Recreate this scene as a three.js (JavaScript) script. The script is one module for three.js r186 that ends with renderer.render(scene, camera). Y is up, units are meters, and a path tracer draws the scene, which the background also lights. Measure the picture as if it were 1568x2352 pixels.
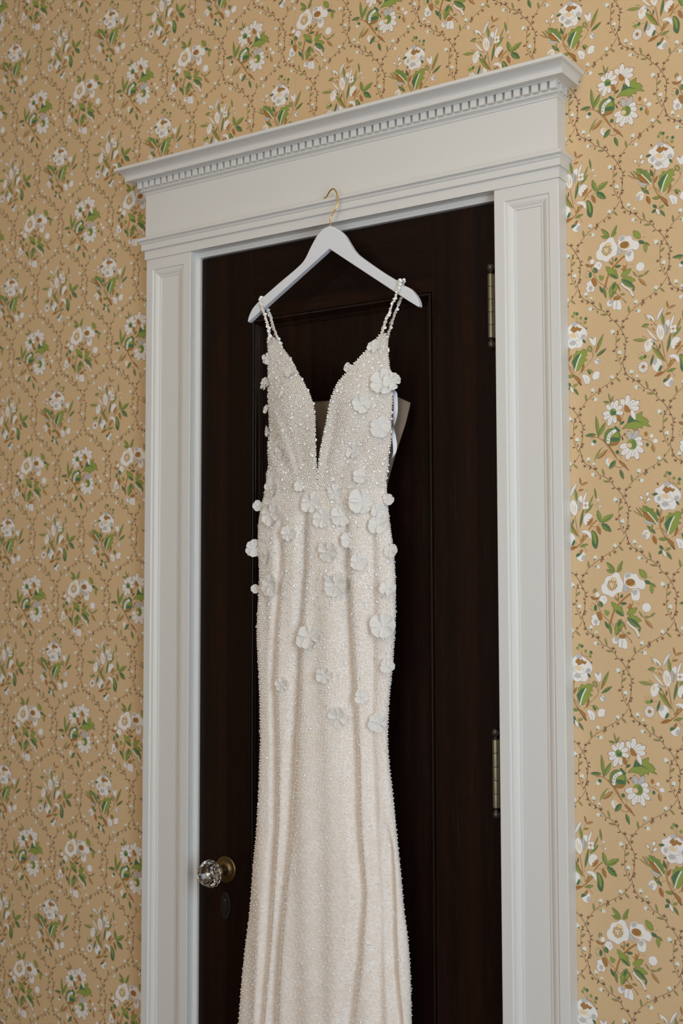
import * as THREE from 'three';
import { mergeGeometries } from 'three/addons/utils/BufferGeometryUtils.js';
import { RoundedBoxGeometry } from 'three/addons/geometries/RoundedBoxGeometry.js';
import { RectAreaLightUniformsLib } from 'three/addons/lights/RectAreaLightUniformsLib.js';

// ---------------------------------------------------------------- camera, sky, daylight, exposure
const scene = new THREE.Scene();
const camera = new THREE.PerspectiveCamera(44.147, 1568 / 2352, 0.05, 60);
camera.position.set(1.4830, 1.5628, 2.2001);
camera.rotation.order = 'YXZ';
camera.rotation.set(0.0662007, 0.591827, -0.0023849);
camera.focus = 2.55; camera.userData.fStop = 3.2;                  // sharp on the dress, slightly soft on the far wall
scene.add(camera);
scene.background = new THREE.Color(1.0, 1.25, 1.5);

const renderer = new THREE.WebGLRenderer({ antialias: true });
renderer.toneMapping = THREE.LinearToneMapping;
renderer.toneMappingExposure = 1.0;
renderer.shadowMap.enabled = true;
RectAreaLightUniformsLib.init();

// daylight that comes in at the two window openings of the room
const ROOM = { x0: -3.1, x1: 2.75, z1: 4.1, h: 3.45 };
const WIN_R = { c: 1.95, w: 1.35, y0: 0.62, y1: 2.85 };        // in the right wall, along z
const WIN_F = { c: 0.55, w: 1.35, y0: 0.62, y1: 2.85 };        // in the wall opposite the door, along x
function daylight(w, h, color, intensity, pos, look) {
  const l = new THREE.RectAreaLight(color, intensity, w, h);
  l.position.set(...pos); l.lookAt(...look); l.castShadow = true; scene.add(l);
}
daylight(WIN_R.w - 0.1, WIN_R.y1 - WIN_R.y0 - 0.1, new THREE.Color(0.70, 0.86, 1.0), 5.7, [ROOM.x1 - 0.03, (WIN_R.y0 + WIN_R.y1) / 2, WIN_R.c], [0, (WIN_R.y0 + WIN_R.y1) / 2, WIN_R.c]);
daylight(WIN_F.w - 0.1, WIN_F.y1 - WIN_F.y0 - 0.1, new THREE.Color(1.0, 0.935, 0.88), 2.85, [WIN_F.c, (WIN_F.y0 + WIN_F.y1) / 2, ROOM.z1 - 0.03], [WIN_F.c, (WIN_F.y0 + WIN_F.y1) / 2, 0]);

// ---------------------------------------------------------------- helpers
let seed = 20240611;
const rnd = () => { seed = (seed * 1664525 + 1013904223) >>> 0; return seed / 4294967296; };
const rr = (a, b) => a + (b - a) * rnd();
const V3 = (x, y, z) => new THREE.Vector3(x, y, z);
const mat = (color, roughness = 0.5, extra = {}) => new THREE.MeshPhysicalMaterial({ color, roughness, ...extra });
function mesh(name, geo, m, parent) {
  const o = new THREE.Mesh(geo, m); o.name = name; o.castShadow = o.receiveShadow = true;
  if (parent) parent.add(o);
  return o;
}
function box(x0, x1, y0, y1, z0, z1) {
  const g = new THREE.BoxGeometry(x1 - x0, y1 - y0, z1 - z0);
  g.translate((x0 + x1) / 2, (y0 + y1) / 2, (z0 + z1) / 2);
  return g;
}
function rbox(x0, x1, y0, y1, z0, z1, r = 0.0015) {
  const g = new RoundedBoxGeometry(x1 - x0, y1 - y0, z1 - z0, 2, r);
  g.translate((x0 + x1) / 2, (y0 + y1) / 2, (z0 + z1) / 2);
  return g;
}
const merge = (list) => mergeGeometries(list.map((g) => {
  const n = g.index ? g.toNonIndexed() : g;
  for (const k of Object.keys(n.attributes)) if (!['position', 'normal', 'uv'].includes(k)) n.deleteAttribute(k);
  return n;
}));
// uv in metres from the position, seen along the axis the face points along
function metreUV(g, s = 1) {
  const p = g.attributes.position, n = g.attributes.normal, uv = new Float32Array(p.count * 2);
  for (let i = 0; i < p.count; i++) {
    const ax = Math.abs(n.getX(i)), ay = Math.abs(n.getY(i)), az = Math.abs(n.getZ(i));
    let u = p.getX(i), v = p.getY(i);
    if (ax > ay && ax > az) u = p.getZ(i); else if (ay > az) v = p.getZ(i);
    uv[2 * i] = u * s; uv[2 * i + 1] = v * s;
  }
  g.setAttribute('uv', new THREE.BufferAttribute(uv, 2));
  return g;
}
function grid(nu, nv, f, uvf) {
  const pos = [], uv = [], idx = [];
  for (let j = 0; j <= nv; j++) for (let i = 0; i <= nu; i++) {
    const p = f(i / nu, j / nv); pos.push(p.x, p.y, p.z);
    const t = uvf ? uvf(p, i / nu, j / nv) : [i / nu, j / nv]; uv.push(t[0], t[1]);
  }
  for (let j = 0; j < nv; j++) for (let i = 0; i < nu; i++) {
    const a = j * (nu + 1) + i, b = a + 1, c = a + nu + 1, d = c + 1;
    idx.push(a, b, d, a, d, c);
  }
  const g = new THREE.BufferGeometry();
  g.setAttribute('position', new THREE.Float32BufferAttribute(pos, 3));
  g.setAttribute('uv', new THREE.Float32BufferAttribute(uv, 2));
  g.setIndex(idx); g.computeVertexNormals();
  return g;
}
function canvasTexture(w, h, draw) {
  const c = document.createElement('canvas'); c.width = w; c.height = h;
  draw(c.getContext('2d'), w, h);
  const t = new THREE.CanvasTexture(c);
  t.colorSpace = THREE.SRGBColorSpace; t.wrapS = t.wrapT = THREE.RepeatWrapping;
  return t;
}
function structure(o, label, category) { o.userData.kind = 'structure'; if (label) o.userData.label = label; if (category) o.userData.category = category; scene.add(o); return o; }
function grp(name) { const g = new THREE.Group(); g.name = name; return g; }
const lerp = (a, b, t) => a + (b - a) * t;
// X of a polyline [[x, y], ...] (y falling) at height y
function atY(tab, y, k = 0) {
  if (y >= tab[0][1]) return tab[0][k];
  for (let i = 1; i < tab.length; i++) if (y >= tab[i][1]) { const t = (tab[i - 1][1] - y) / (tab[i - 1][1] - tab[i][1]); return lerp(tab[i - 1][k], tab[i][k], t); }
  return tab[tab.length - 1][k];
}
// ---------------------------------------------------------------- printed wallpaper: four bouquets in a half-drop repeat, with crossing vines
const PAPER = { W: 0.17322, P: 0.31181, X0: 0.6084, Y0: 1.9 };
const INK = { base: '#d8b98f', white: '#efebe6', grey: '#c3bfbc', lime: '#93a150', green: '#788e50', dark: '#547653', brown: '#ab7c48', tan: '#c49a62', line: '#6b4c40', vine: '#664a3d', vine2: '#977554', cream: '#e9cfa8', olive: '#93965a' };
const paperTex = canvasTexture(1136, 2045, (c, CW, CH) => {
  const k = CW / (2 * PAPER.W);
  c.fillStyle = INK.base; c.fillRect(0, 0, CW, CH);
  for (let i = 0; i < 26000; i++) {                              // paper grain
    c.fillStyle = rnd() < 0.5 ? 'rgba(255,236,200,0.10)' : 'rgba(150,110,60,0.07)';
    c.fillRect(rnd() * CW, rnd() * CH, 1 + rnd() * 2, 1 + rnd() * 5);
  }
  c.lineJoin = c.lineCap = 'round';
  const path = (p, closed) => {
    c.beginPath();
    if (closed) {
      const n = p.length; c.moveTo((p[0][0] + p[n - 1][0]) / 2, (p[0][1] + p[n - 1][1]) / 2);
      for (let i = 0; i < n; i++) { const q = p[(i + 1) % n]; c.quadraticCurveTo(p[i][0], p[i][1], (p[i][0] + q[0]) / 2, (p[i][1] + q[1]) / 2); }
      c.closePath();
    } else {
      c.moveTo(...p[0]);
      for (let i = 1; i < p.length - 1; i++) c.quadraticCurveTo(p[i][0], p[i][1], (p[i][0] + p[i + 1][0]) / 2, (p[i][1] + p[i + 1][1]) / 2);
      c.lineTo(...p[p.length - 1]);
    }
  };
  const paint = (fill, stroke, lw = 5) => { if (fill) { c.fillStyle = fill; c.fill(); } if (stroke) { c.strokeStyle = stroke; c.lineWidth = lw; c.stroke(); } };
  const blob = (p, fill, stroke, lw) => { path(p, true); paint(fill, stroke, lw); };
  const poly = (p, fill, stroke, lw) => { c.beginPath(); p.forEach((q, i) => (i ? c.lineTo(...q) : c.moveTo(...q))); c.closePath(); paint(fill, stroke, lw); };
  const line = (p, col, w) => { path(p, false); c.strokeStyle = col; c.lineWidth = w; c.stroke(); };
  const ell = (x, y, rx, ry, fill, stroke, lw, rot = 0) => { c.beginPath(); c.ellipse(x, y, rx, ry, rot, 0, 7); paint(fill, stroke, lw); };
  // pointed leaf from its base to its tip; with a second colour on one half
  const leaf = (x0, y0, x1, y1, w, fill, half, out = INK.line) => {
    const dx = x1 - x0, dy = y1 - y0, l = Math.hypot(dx, dy) || 1, nx = -dy / l * w, ny = dx / l * w, mx = x0 + dx * 0.45, my = y0 + dy * 0.45;
    c.beginPath(); c.moveTo(x0, y0); c.quadraticCurveTo(mx + nx, my + ny, x1, y1); c.quadraticCurveTo(mx - nx, my - ny, x0, y0); paint(fill, out, w > 45 ? 5 : w > 15 ? 4 : 2);
    if (half) { c.beginPath(); c.moveTo(x0, y0); c.quadraticCurveTo(mx + nx * 0.9, my + ny * 0.9, x1, y1); c.quadraticCurveTo(mx, my, x0, y0); paint(half); }
  };
  // toothed leaf
  const saw = (x0, y0, x1, y1, w, fill, half) => {
    const dx = x1 - x0, dy = y1 - y0, l = Math.hypot(dx, dy), nx = -dy / l, ny = dx / l, a = [], b = [];
    for (let i = 0; i <= 8; i++) { const t = i / 8, e = w * 0.5 * Math.pow(Math.sin(Math.PI * Math.min(1, t * 0.93 + 0.05)), 0.8) * (i % 2 ? 1.12 : 0.82); a.push([x0 + dx * t + nx * e, y0 + dy * t + ny * e]); b.push([x0 + dx * t - nx * e, y0 + dy * t - ny * e]); }
    poly([[x0, y0], ...a.slice(1), [x1 + dx * 0.04, y1 + dy * 0.04], ...b.slice(1).reverse()], fill, INK.line, 5);
    if (half) poly([[x0, y0], ...a.slice(1).map((q, i) => [lerp(q[0], x0 + dx * (i + 1) / 8, 0.18), lerp(q[1], y0 + dy * (i + 1) / 8, 0.18)]), [x1, y1]], half);
  };
  const petal = (cx, cy, x, y, w, fill = INK.white) => {
    const dx = x - cx, dy = y - cy, l = Math.hypot(dx, dy), nx = -dy / l * w, ny = dx / l * w;
    c.beginPath(); c.moveTo(cx, cy);
    c.bezierCurveTo(cx + dx * 0.45 + nx * 0.75, cy + dy * 0.45 + ny * 0.75, cx + dx * 0.85 + nx * 0.55, cy + dy * 0.85 + ny * 0.55, x, y);
    c.bezierCurveTo(cx + dx * 0.85 - nx * 0.55, cy + dy * 0.85 - ny * 0.55, cx + dx * 0.45 - nx * 0.75, cy + dy * 0.45 - ny * 0.75, cx, cy);
    paint(fill, '#8d7673', 5);
    line([[cx + dx * 0.92 - nx * 0.25, cy + dy * 0.92 - ny * 0.25], [x, y], [cx + dx * 0.92 + nx * 0.25, cy + dy * 0.92 + ny * 0.25]], INK.line, 8);
    line([[cx + dx * 0.5, cy + dy * 0.5], [cx + dx * 0.8, cy + dy * 0.8]], '#cfc9c6', 6);
  };
  const scallop = (cx, cy, rx, ry, n, fill, ph = 0, amp = 0.1) => {
    const p = [];
    for (let i = 0; i < n * 4; i++) { const t = i / (n * 4) * 6.2832, q = 1 + amp * Math.abs(Math.cos(t * n / 2 + ph)) - amp; p.push([cx + Math.cos(t) * rx * q, cy + Math.sin(t) * ry * q]); }
    blob(p, fill, '#9c8a86', 5);
  };
  const bud = (x, y, tx, ty, r = 36) => {                         // white bud in a green cup; (tx, ty) is where its stalk starts
    const a = Math.atan2(ty - y, tx - x);
    line([[tx, ty], [x + Math.cos(a) * r, y + Math.sin(a) * r]], INK.vine2, 6);
    ell(x, y, r * 1.2, r * 0.92, '#e4e8e2', null, 0, a);
    c.beginPath(); c.ellipse(x, y, r * 1.2, r * 0.92, a, -0.95, 0.95); c.closePath(); paint(INK.dark);
  };
  const A = () => {
    line([[1120, 920], [1220, 940], [1290, 980], [1320, 1020]], INK.line, 7); line([[720, 720], [750, 590], [800, 470]], INK.brown, 10);
    line([[1210, 930], [1260, 890], [1290, 860]], INK.vine2, 6); line([[745, 1240], [745, 1310]], INK.vine2, 6);
    ell(1190, 830, 30, 44, INK.brown); ell(1288, 860, 34, 40, INK.white, INK.tan, 6); ell(1355, 950, 46, 42, INK.white, '#a79a92', 5); ell(1215, 1018, 27, 34, INK.dark); leaf(1300, 1020, 1335, 1150, 60, INK.tan, INK.brown);
    line([[640, 1410], [700, 1450], [790, 1410]], INK.line, 7); leaf(735, 1465, 795, 1645, 62, INK.green, INK.dark);
    line([[215, 915], [270, 885], [350, 905], [430, 960], [520, 1060], [620, 1210], [740, 1350], [885, 1475]], INK.line, 16);
    line([[215, 915], [270, 885], [350, 905], [430, 960], [520, 1060], [620, 1210], [740, 1350], [885, 1475]], INK.tan, 9);
    line([[430, 935], [530, 1030], [600, 1140], [660, 1240]], INK.brown, 26); poly([[730, 1305], [820, 1370], [885, 1478], [780, 1400], [715, 1340]], INK.brown, INK.line, 5);
    leaf(345, 890, 300, 510, 62, INK.green, INK.lime); leaf(345, 890, 475, 620, 72, INK.green, INK.lime); leaf(300, 850, 100, 875, 62, INK.green, INK.dark); line([[345, 895], [320, 830]], INK.line, 8);
    leaf(565, 280, 525, 100, 30, INK.olive); leaf(565, 275, 615, 150, 32, INK.olive); leaf(545, 270, 430, 255, 42, INK.green);
    leaf(275, 1345, 430, 1070, -90, INK.cream, INK.olive); leaf(320, 1290, 510, 1120, 70, INK.tan, INK.brown); line([[465, 1275], [590, 1080]], INK.tan, 8);
    leaf(735, 625, 680, 470, 74, INK.brown); leaf(740, 665, 812, 600, 44, INK.dark);
    poly([[765, 750], [810, 690], [860, 640], [900, 500], [960, 545], [1050, 470], [1130, 430], [1120, 520], [1190, 545], [1245, 610], [1215, 635], [1275, 702], [1130, 675], [1130, 730], [1060, 715], [1000, 792], [960, 740], [850, 730]], INK.lime, INK.line, 6);
    poly([[862, 640], [898, 515], [1000, 580], [1150, 640], [1000, 605]], INK.dark);
    for (const [x, y] of [[750, 195], [880, 120], [1000, 212], [1085, 240], [1088, 362]]) petal(850, 400, x, y, 96);
    leaf(930, 380, 1005, 592, 82, INK.white); blob([[800, 305], [855, 310], [945, 430], [880, 452], [812, 440]], INK.brown, null);
    for (const [x, y] of [[600, 240], [692, 213], [785, 322], [803, 462], [650, 655], [518, 702], [428, 582], [408, 482], [478, 308]]) petal(608, 440, x, y, 84);
    ell(608, 445, 62, 68, INK.green); ell(620, 460, 34, 40, INK.dark); ell(625, 405, 30, 22, INK.lime); ell(640, 520, 40, 18, INK.cream, null, 0, 0.4);
    ell(595, 890, 148, 160, INK.green, '#5d7040', 6); ell(630, 860, 80, 62, INK.lime); ell(640, 930, 84, 40, INK.dark); blob([[540, 1010], [600, 975], [700, 970], [710, 1020], [640, 1050], [570, 1040]], INK.brown);
    line([[520, 990], [520, 880], [570, 820], [650, 770]], INK.line, 68); line([[520, 985], [522, 880], [570, 822], [645, 775]], INK.white, 60);
    for (const [x, y] of [[515, 960], [525, 900], [550, 850], [585, 815]]) ell(x, y, 9, 13, null, '#54423e', 6);
    poly([[620, 700], [660, 690], [700, 730], [740, 760], [730, 800], [690, 790], [640, 740]], INK.dark);
    line([[750, 880], [790, 850], [830, 870], [865, 915]], INK.line, 6); leaf(800, 860, 832, 815, 22, INK.line); leaf(765, 880, 790, 950, 24, INK.line);
    for (const [x, y] of [[880, 770], [1052, 750]]) petal(940, 1010, x, y, 100, INK.grey);
    for (const [x, y] of [[1125, 880], [1155, 1000], [1160, 1160], [1060, 1295], [942, 1255], [850, 1308], [755, 1220], [713, 1080]]) petal(940, 1010, x, y, 102);
    ell(945, 1015, 88, 98, INK.lime, null); ell(975, 1010, 44, 84, INK.green); ell(900, 1035, 50, 48, INK.cream, '#7b6247', 6);
    ell(530, 1340, 56, 76, INK.white, '#a09490', 5, -0.3); ell(560, 1330, 40, 60, INK.cream, null, 0, -0.3); leaf(655, 1310, 540, 1465, 80, INK.green, INK.dark); ell(240, 1020, 36, 40, INK.white, '#9c8a86', 4); ell(272, 975, 34, 34, INK.dark);
    ell(686, 1160, 34, 38, INK.dark); line([[700, 1190], [745, 1240]], INK.line, 6);
  };
  const D = () => {
    line([[560, 1100], [590, 950], [660, 820], [780, 680], [900, 590]], INK.brown, 34); line([[690, 570], [705, 650], [690, 720]], INK.brown, 22);
    line([[300, 690], [340, 840], [420, 980], [540, 1080], [620, 1160]], INK.line, 8); line([[740, 1240], [860, 1340], [940, 1450]], INK.line, 8); line([[900, 1380], [930, 1460]], INK.line, 5);
    leaf(640, 190, 480, 10, 72, INK.lime, INK.green); leaf(615, 205, 480, 150, 60, INK.lime, INK.green); leaf(670, 195, 775, -10, 58, INK.lime, INK.green); leaf(700, 190, 762, 118, 40, INK.lime);
    saw(1190, 310, 1070, 145, 110, INK.lime); leaf(1150, 350, 1275, 405, 64, INK.dark); saw(1275, 400, 1290, 575, 70, INK.lime); leaf(1280, 390, 1358, 462, 34, INK.green); line([[1230, 310], [1270, 270], [1290, 300]], INK.vine2, 6);
    poly([[770, 340], [800, 330], [870, 500], [850, 560], [780, 520], [750, 430]], INK.grey, '#9c8a86', 5);
    blob([[790, 320], [800, 215], [880, 185], [950, 235], [1020, 205], [1060, 320], [1160, 340], [1185, 450], [1130, 520], [1040, 475], [940, 500], [850, 455], [790, 400]], INK.white, '#9c8a86', 5);
    blob([[815, 300], [815, 225], [880, 200], [930, 250], [880, 300]], INK.grey); ell(945, 420, 70, 40, INK.cream); ell(908, 378, 86, 66, INK.brown); for (let i = 0; i < 9; i++) ell(880 + (i % 3) * 32, 360 + Math.floor(i / 3) * 20, 6, 8, '#7b5526');
    blob([[915, 500], [1050, 475], [1088, 580], [1075, 690], [1000, 712], [925, 685]], INK.white, '#9c8a86', 5); blob([[925, 520], [1045, 500], [1030, 580], [985, 620], [940, 570]], INK.grey); line([[930, 690], [960, 750]], INK.vine2, 6);
    blob([[490, 262], [565, 262], [630, 190], [718, 210], [738, 300], [798, 385], [775, 470], [768, 555], [690, 562], [640, 605], [580, 660], [515, 605], [425, 590], [382, 520], [388, 425], [440, 388], [448, 325]], INK.white, '#9c8a86', 5);
    blob([[590, 270], [670, 300], [690, 430], [650, 520], [560, 545], [490, 480], [490, 390], [540, 320]], INK.cream); for (let i = 0; i < 22; i++) { const t = i * 2.4, q = 22 + 66 * Math.sqrt((i + 1) / 22); ell(582 + Math.cos(t) * q, 430 + Math.sin(t) * q * 1.05, 9, 12, i % 3 ? '#75653c' : '#5a4a33', null, 0, t); }
    leaf(290, 690, 190, 635, 50, INK.brown); leaf(290, 690, 345, 635, 42, INK.brown); ell(318, 600, 38, 46, INK.white); leaf(250, 580, 262, 485, 30, INK.olive); leaf(300, 560, 285, 485, 20, INK.olive);
    scallop(425, 692, 78, 86, 6, INK.white); saw(400, 825, 352, 718, 80, INK.green, INK.dark); line([[440, 660], [450, 700]], '#8d7673', 6);
    ell(282, 842, 30, 56, INK.dark); line([[210, 755], [275, 770], [300, 810]], INK.line, 6); line([[190, 790], [215, 815]], INK.line, 5); line([[180, 850], [215, 865]], INK.line, 5); line([[200, 890], [240, 890]], INK.line, 5);
    ell(355, 985, 48, 88, INK.brown, null, 0, -0.35); poly([[200, 985], [240, 970], [290, 935], [320, 1010], [345, 1060], [372, 1092], [340, 1175], [300, 1150], [235, 1172], [198, 1080], [225, 1030]], INK.white, '#8d7673', 5); ell(290, 1090, 36, 44, INK.grey);
    blob([[440, 900], [455, 865], [490, 890], [545, 905], [520, 970], [470, 985]], INK.lime, '#5d7040', 4);
    leaf(690, 705, 632, 645, 36, INK.olive); leaf(735, 660, 775, 590, 44, INK.dark); leaf(735, 762, 848, 752, 52, INK.dark);
    for (const [x, y] of [[885, 738], [915, 745], [960, 730], [840, 800]]) leaf(905, 860, x, y, 26, INK.brown, null, null); line([[1000, 750], [1078, 762]], INK.vine2, 5);
    saw(795, 985, 575, 735, 130, INK.lime); leaf(790, 985, 640, 870, 46, INK.dark, null, null); leaf(760, 920, 745, 790, 40, INK.lime); saw(850, 955, 1025, 835, 110, INK.lime); saw(860, 1000, 1098, 1060, 120, INK.lime); leaf(850, 1010, 1098, 1195, 92, INK.dark, INK.green);
    line([[820, 1000], [800, 870]], INK.cream, 10); line([[800, 1000], [690, 1010]], INK.cream, 10);
    saw(740, 1035, 655, 1325, 130, INK.green, INK.lime); leaf(735, 1050, 680, 1180, 40, INK.dark, null, null); saw(795, 1085, 705, 1235, 66, INK.lime); leaf(790, 1100, 835, 1230, 22, INK.vine2);
    line([[855, 1075], [905, 1160], [1000, 1220], [1060, 1345]], INK.line, 40); line([[858, 1080], [905, 1155], [1000, 1212], [1058, 1335]], INK.white, 33); poly([[1040, 1210], [1098, 1185], [1075, 1270]], INK.dark);
    leaf(520, 1215, 455, 1078, 50, INK.dark); leaf(530, 1100, 572, 1318, 52, INK.green); leaf(835, 1280, 922, 1292, 40, INK.olive);
    line([[1160, 910], [1150, 1000]], INK.vine2, 6); scallop(1192, 822, 84, 88, 7, INK.white); leaf(1150, 1005, 1250, 985, 42, INK.olive); leaf(1250, 990, 1345, 915, 40, INK.olive); leaf(1160, 1030, 1302, 1192, 58, INK.tan, INK.brown); leaf(1132, 1000, 1058, 890, 28, INK.olive);
    scallop(640, 1420, 62, 66, 5, INK.white, 0.6); ell(660, 1400, 34, 40, INK.grey); blob([[700, 1380], [690, 1530], [725, 1560], [750, 1530], [790, 1565], [855, 1575], [865, 1490], [835, 1380], [770, 1370]], INK.white, '#8d7673', 5); line([[770, 1400], [760, 1510]], INK.grey, 16); ell(770, 1342, 66, 42, INK.brown);
  };
  const B = () => {
    for (const [x, y] of [[1265, 130], [1315, 145], [1230, 188], [1390, 232], [1490, 250], [1476, 322]]) { line([[1330, 340], [(x + 1330) / 2 + 8, (y + 340) / 2], [x, y]], INK.vine2, 5); ell(x, y, 30, 32, x > 1300 && x < 1330 || x > 1480 ? INK.dark : INK.olive); }
    line([[1380, 320], [1440, 360], [1480, 430], [1500, 500]], INK.line, 6); leaf(1485, 450, 1515, 418, 26, INK.dark); leaf(1110, 360, 1085, 305, 26, INK.line);
    line([[870, 710], [850, 640], [800, 600]], INK.line, 6); line([[872, 700], [905, 560]], INK.vine2, 5); line([[880, 680], [930, 620]], INK.vine2, 5);
    leaf(825, 620, 770, 545, 52, INK.white); leaf(885, 560, 935, 465, 64, INK.white); leaf(890, 655, 972, 578, 58, INK.white);
    line([[1165, 810], [1130, 960], [1140, 1120], [1230, 1290], [1330, 1420], [1400, 1500]], INK.line, 30); line([[1165, 810], [1130, 960], [1140, 1120], [1230, 1290], [1330, 1420]], INK.tan, 21);
    poly([[1170, 1140], [1230, 1200], [1280, 1280], [1270, 1240], [1200, 1150]], INK.cream, INK.line, 5); poly([[1230, 1290], [1300, 1320], [1385, 1385], [1408, 1505], [1330, 1420]], INK.brown, INK.line, 6);
    blob([[1200, 315], [1262, 282], [1345, 335], [1425, 400], [1478, 425], [1538, 545], [1480, 645], [1440, 690], [1425, 775], [1370, 808], [1290, 782], [1220, 825], [1145, 775], [1130, 695], [1035, 665], [1022, 555], [1125, 512], [1032, 482], [1055, 408], [1120, 400]], INK.white, '#9a8783', 6);
    blob([[1200, 320], [1262, 290], [1345, 340], [1300, 380], [1200, 380]], INK.grey); ell(1120, 600, 34, 50, INK.grey); ell(1230, 700, 66, 46, INK.grey); ell(1440, 590, 50, 46, INK.grey, null, 0, -0.7); ell(1240, 555, 70, 46, INK.cream, null, 0, 0.3);
    line([[1140, 510], [1170, 610], [1240, 665], [1330, 660], [1420, 600]], '#9a8783', 5); line([[1310, 500], [1330, 580], [1370, 610]], '#9a8783', 5); line([[1290, 690], [1330, 770]], '#9a8783', 5);
    poly([[1185, 450], [1215, 395], [1262, 372], [1285, 410], [1320, 385], [1345, 415], [1412, 430], [1375, 480], [1320, 460], [1290, 490], [1245, 505], [1220, 470]], INK.brown, '#8a5c2c', 4);
    leaf(1095, 512, 988, 530, 44, INK.dark); leaf(1425, 640, 1485, 715, 44, INK.dark); leaf(1135, 720, 1085, 745, 30, INK.dark);
    saw(1085, 1055, 830, 740, 230, INK.lime, INK.green); leaf(1030, 1025, 838, 840, 100, INK.brown, '#a86c30'); line([[915, 850], [990, 930], [1090, 1055]], INK.white, 20); blob([[830, 965], [940, 1015], [1060, 1045], [960, 1078], [875, 1060]], INK.grey, '#8d7673', 4);
    leaf(830, 920, 700, 765, 28, INK.olive); leaf(820, 930, 650, 825, 24, INK.tan); leaf(840, 860, 755, 755, 20, INK.olive);
    leaf(1125, 925, 1080, 780, 48, INK.dark); leaf(1150, 1045, 1215, 915, 46, INK.brown); leaf(1440, 1200, 1450, 1095, 40, INK.brown);
    poly([[1280, 1240], [1235, 1130], [1215, 1060], [1245, 1000], [1245, 920], [1290, 900], [1300, 845], [1380, 865], [1430, 825], [1490, 830], [1535, 860], [1505, 910], [1530, 950], [1460, 975], [1525, 1040], [1450, 1070], [1460, 1110], [1400, 1160], [1350, 1225]], INK.lime, INK.line, 5);
    poly([[1275, 1200], [1220, 1055], [1260, 1000], [1300, 940], [1385, 900], [1310, 1070]], INK.dark); line([[1282, 1232], [1315, 1080], [1395, 925]], INK.white, 22);
    line([[1130, 1130], [1050, 1150], [1040, 1230]], INK.vine2, 6); blob([[800, 1260], [830, 1180], [900, 1150], [965, 1190], [970, 1290], [905, 1350], [840, 1320]], INK.white, '#9a8783', 5); ell(855, 1285, 40, 44, INK.grey); ell(890, 1225, 44, 22, INK.cream);
    leaf(1060, 1238, 900, 1090, 62, INK.green, INK.dark); leaf(950, 1200, 1012, 1070, 40, INK.olive); leaf(1015, 1265, 1072, 1428, 72, INK.brown, '#a86c30'); leaf(1262, 1332, 1112, 1322, 62, INK.green, INK.lime);
    line([[1320, 1340], [1270, 1400], [1225, 1490], [1190, 1640]], INK.vine2, 5); leaf(1200, 1515, 1125, 1445, 58, INK.dark); leaf(1185, 1540, 1108, 1595, 58, INK.dark); leaf(1185, 1515, 1255, 1660, 54, INK.white); leaf(1240, 1530, 1338, 1478, 50, INK.lime); leaf(1262, 1555, 1352, 1692, 50, INK.green, INK.dark);
    const q = (x, y) => [1286 + (x - 134.7) * 0.795, 439 + (y - 640) * 0.76], Q = (l) => l.map((p) => q(...p)), lf = (a, b, x, y, w, ...r) => leaf(...q(a, b), ...q(x, y), w, ...r);
    line(Q([[210, 1780], [330, 1660], [470, 1500], [570, 1380], [600, 1110]]), INK.vine2, 8); line(Q([[330, 1670], [430, 1680]]), INK.vine2, 7); line(Q([[575, 1330], [540, 1230]]), INK.line, 7); line(Q([[490, 1500], [490, 1440]]), INK.vine2, 6);
    blob(Q([[460, 900], [515, 845], [575, 930], [640, 795], [655, 1020], [600, 1100], [530, 1050]]), INK.white, '#8d7673', 5); line(Q([[515, 870], [570, 930]]), INK.line, 6);
    blob(Q([[415, 1110], [490, 1060], [560, 1140], [545, 1230], [470, 1220]]), INK.olive, INK.line, 5); line(Q([[470, 1110], [510, 1190]]), INK.cream, 9);
    lf(630, 1270, 820, 805, 62, INK.green, INK.lime); lf(640, 1250, 715, 1040, 34, INK.brown, null, null); lf(650, 1350, 895, 1165, 58, INK.green, INK.dark); lf(280, 1740, 340, 1560, 44, INK.brown);
    scallop(...q(680, 1475), 62, 60, 4, INK.white); ell(...q(715, 1480), 28, 46, INK.grey); line(Q([[630, 1420], [705, 1480]]), INK.line, 6);
    blob(Q([[280, 1770], [420, 1780], [515, 1880], [490, 1990], [460, 2060], [425, 1990], [390, 2050], [340, 1920]]), INK.white, '#8d7673', 5); line(Q([[400, 1880], [430, 1970]]), INK.grey, 14);
    blob(Q([[530, 1850], [620, 1690], [770, 1750], [720, 1800], [740, 1910], [690, 1880], [680, 1960], [640, 1900], [605, 1960]]), INK.white, '#8d7673', 5); lf(440, 1670, 515, 1800, 44, INK.dark); lf(440, 1660, 570, 1740, 46, INK.lime);
  };
  const C = () => {
    leaf(1045, 430, 1008, 255, 46, INK.brown); leaf(1050, 440, 1218, 388, 58, INK.brown, INK.tan); leaf(985, 572, 1112, 548, 48, INK.brown); line([[1050, 440], [980, 560], [950, 700]], INK.vine2, 7);
    line([[890, 1190], [940, 1480], [1000, 1690], [1080, 1850]], INK.line, 9); line([[910, 1190], [970, 1560]], INK.vine2, 6); line([[990, 1180], [1040, 1420], [1000, 1600]], INK.cream, 6);
    leaf(530, 1115, 205, 1055, 80, INK.olive, INK.lime); leaf(560, 1100, 430, 1000, 36, INK.cream, INK.olive);
    leaf(730, 690, 530, 490, 104, INK.white); leaf(690, 690, 600, 580, 34, INK.olive, null, null); line([[535, 640], [490, 475]], INK.line, 6); leaf(600, 745, 415, 765, 84, INK.lime, INK.green); line([[415, 770], [560, 800], [700, 910], [760, 1000]], INK.line, 7);
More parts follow.
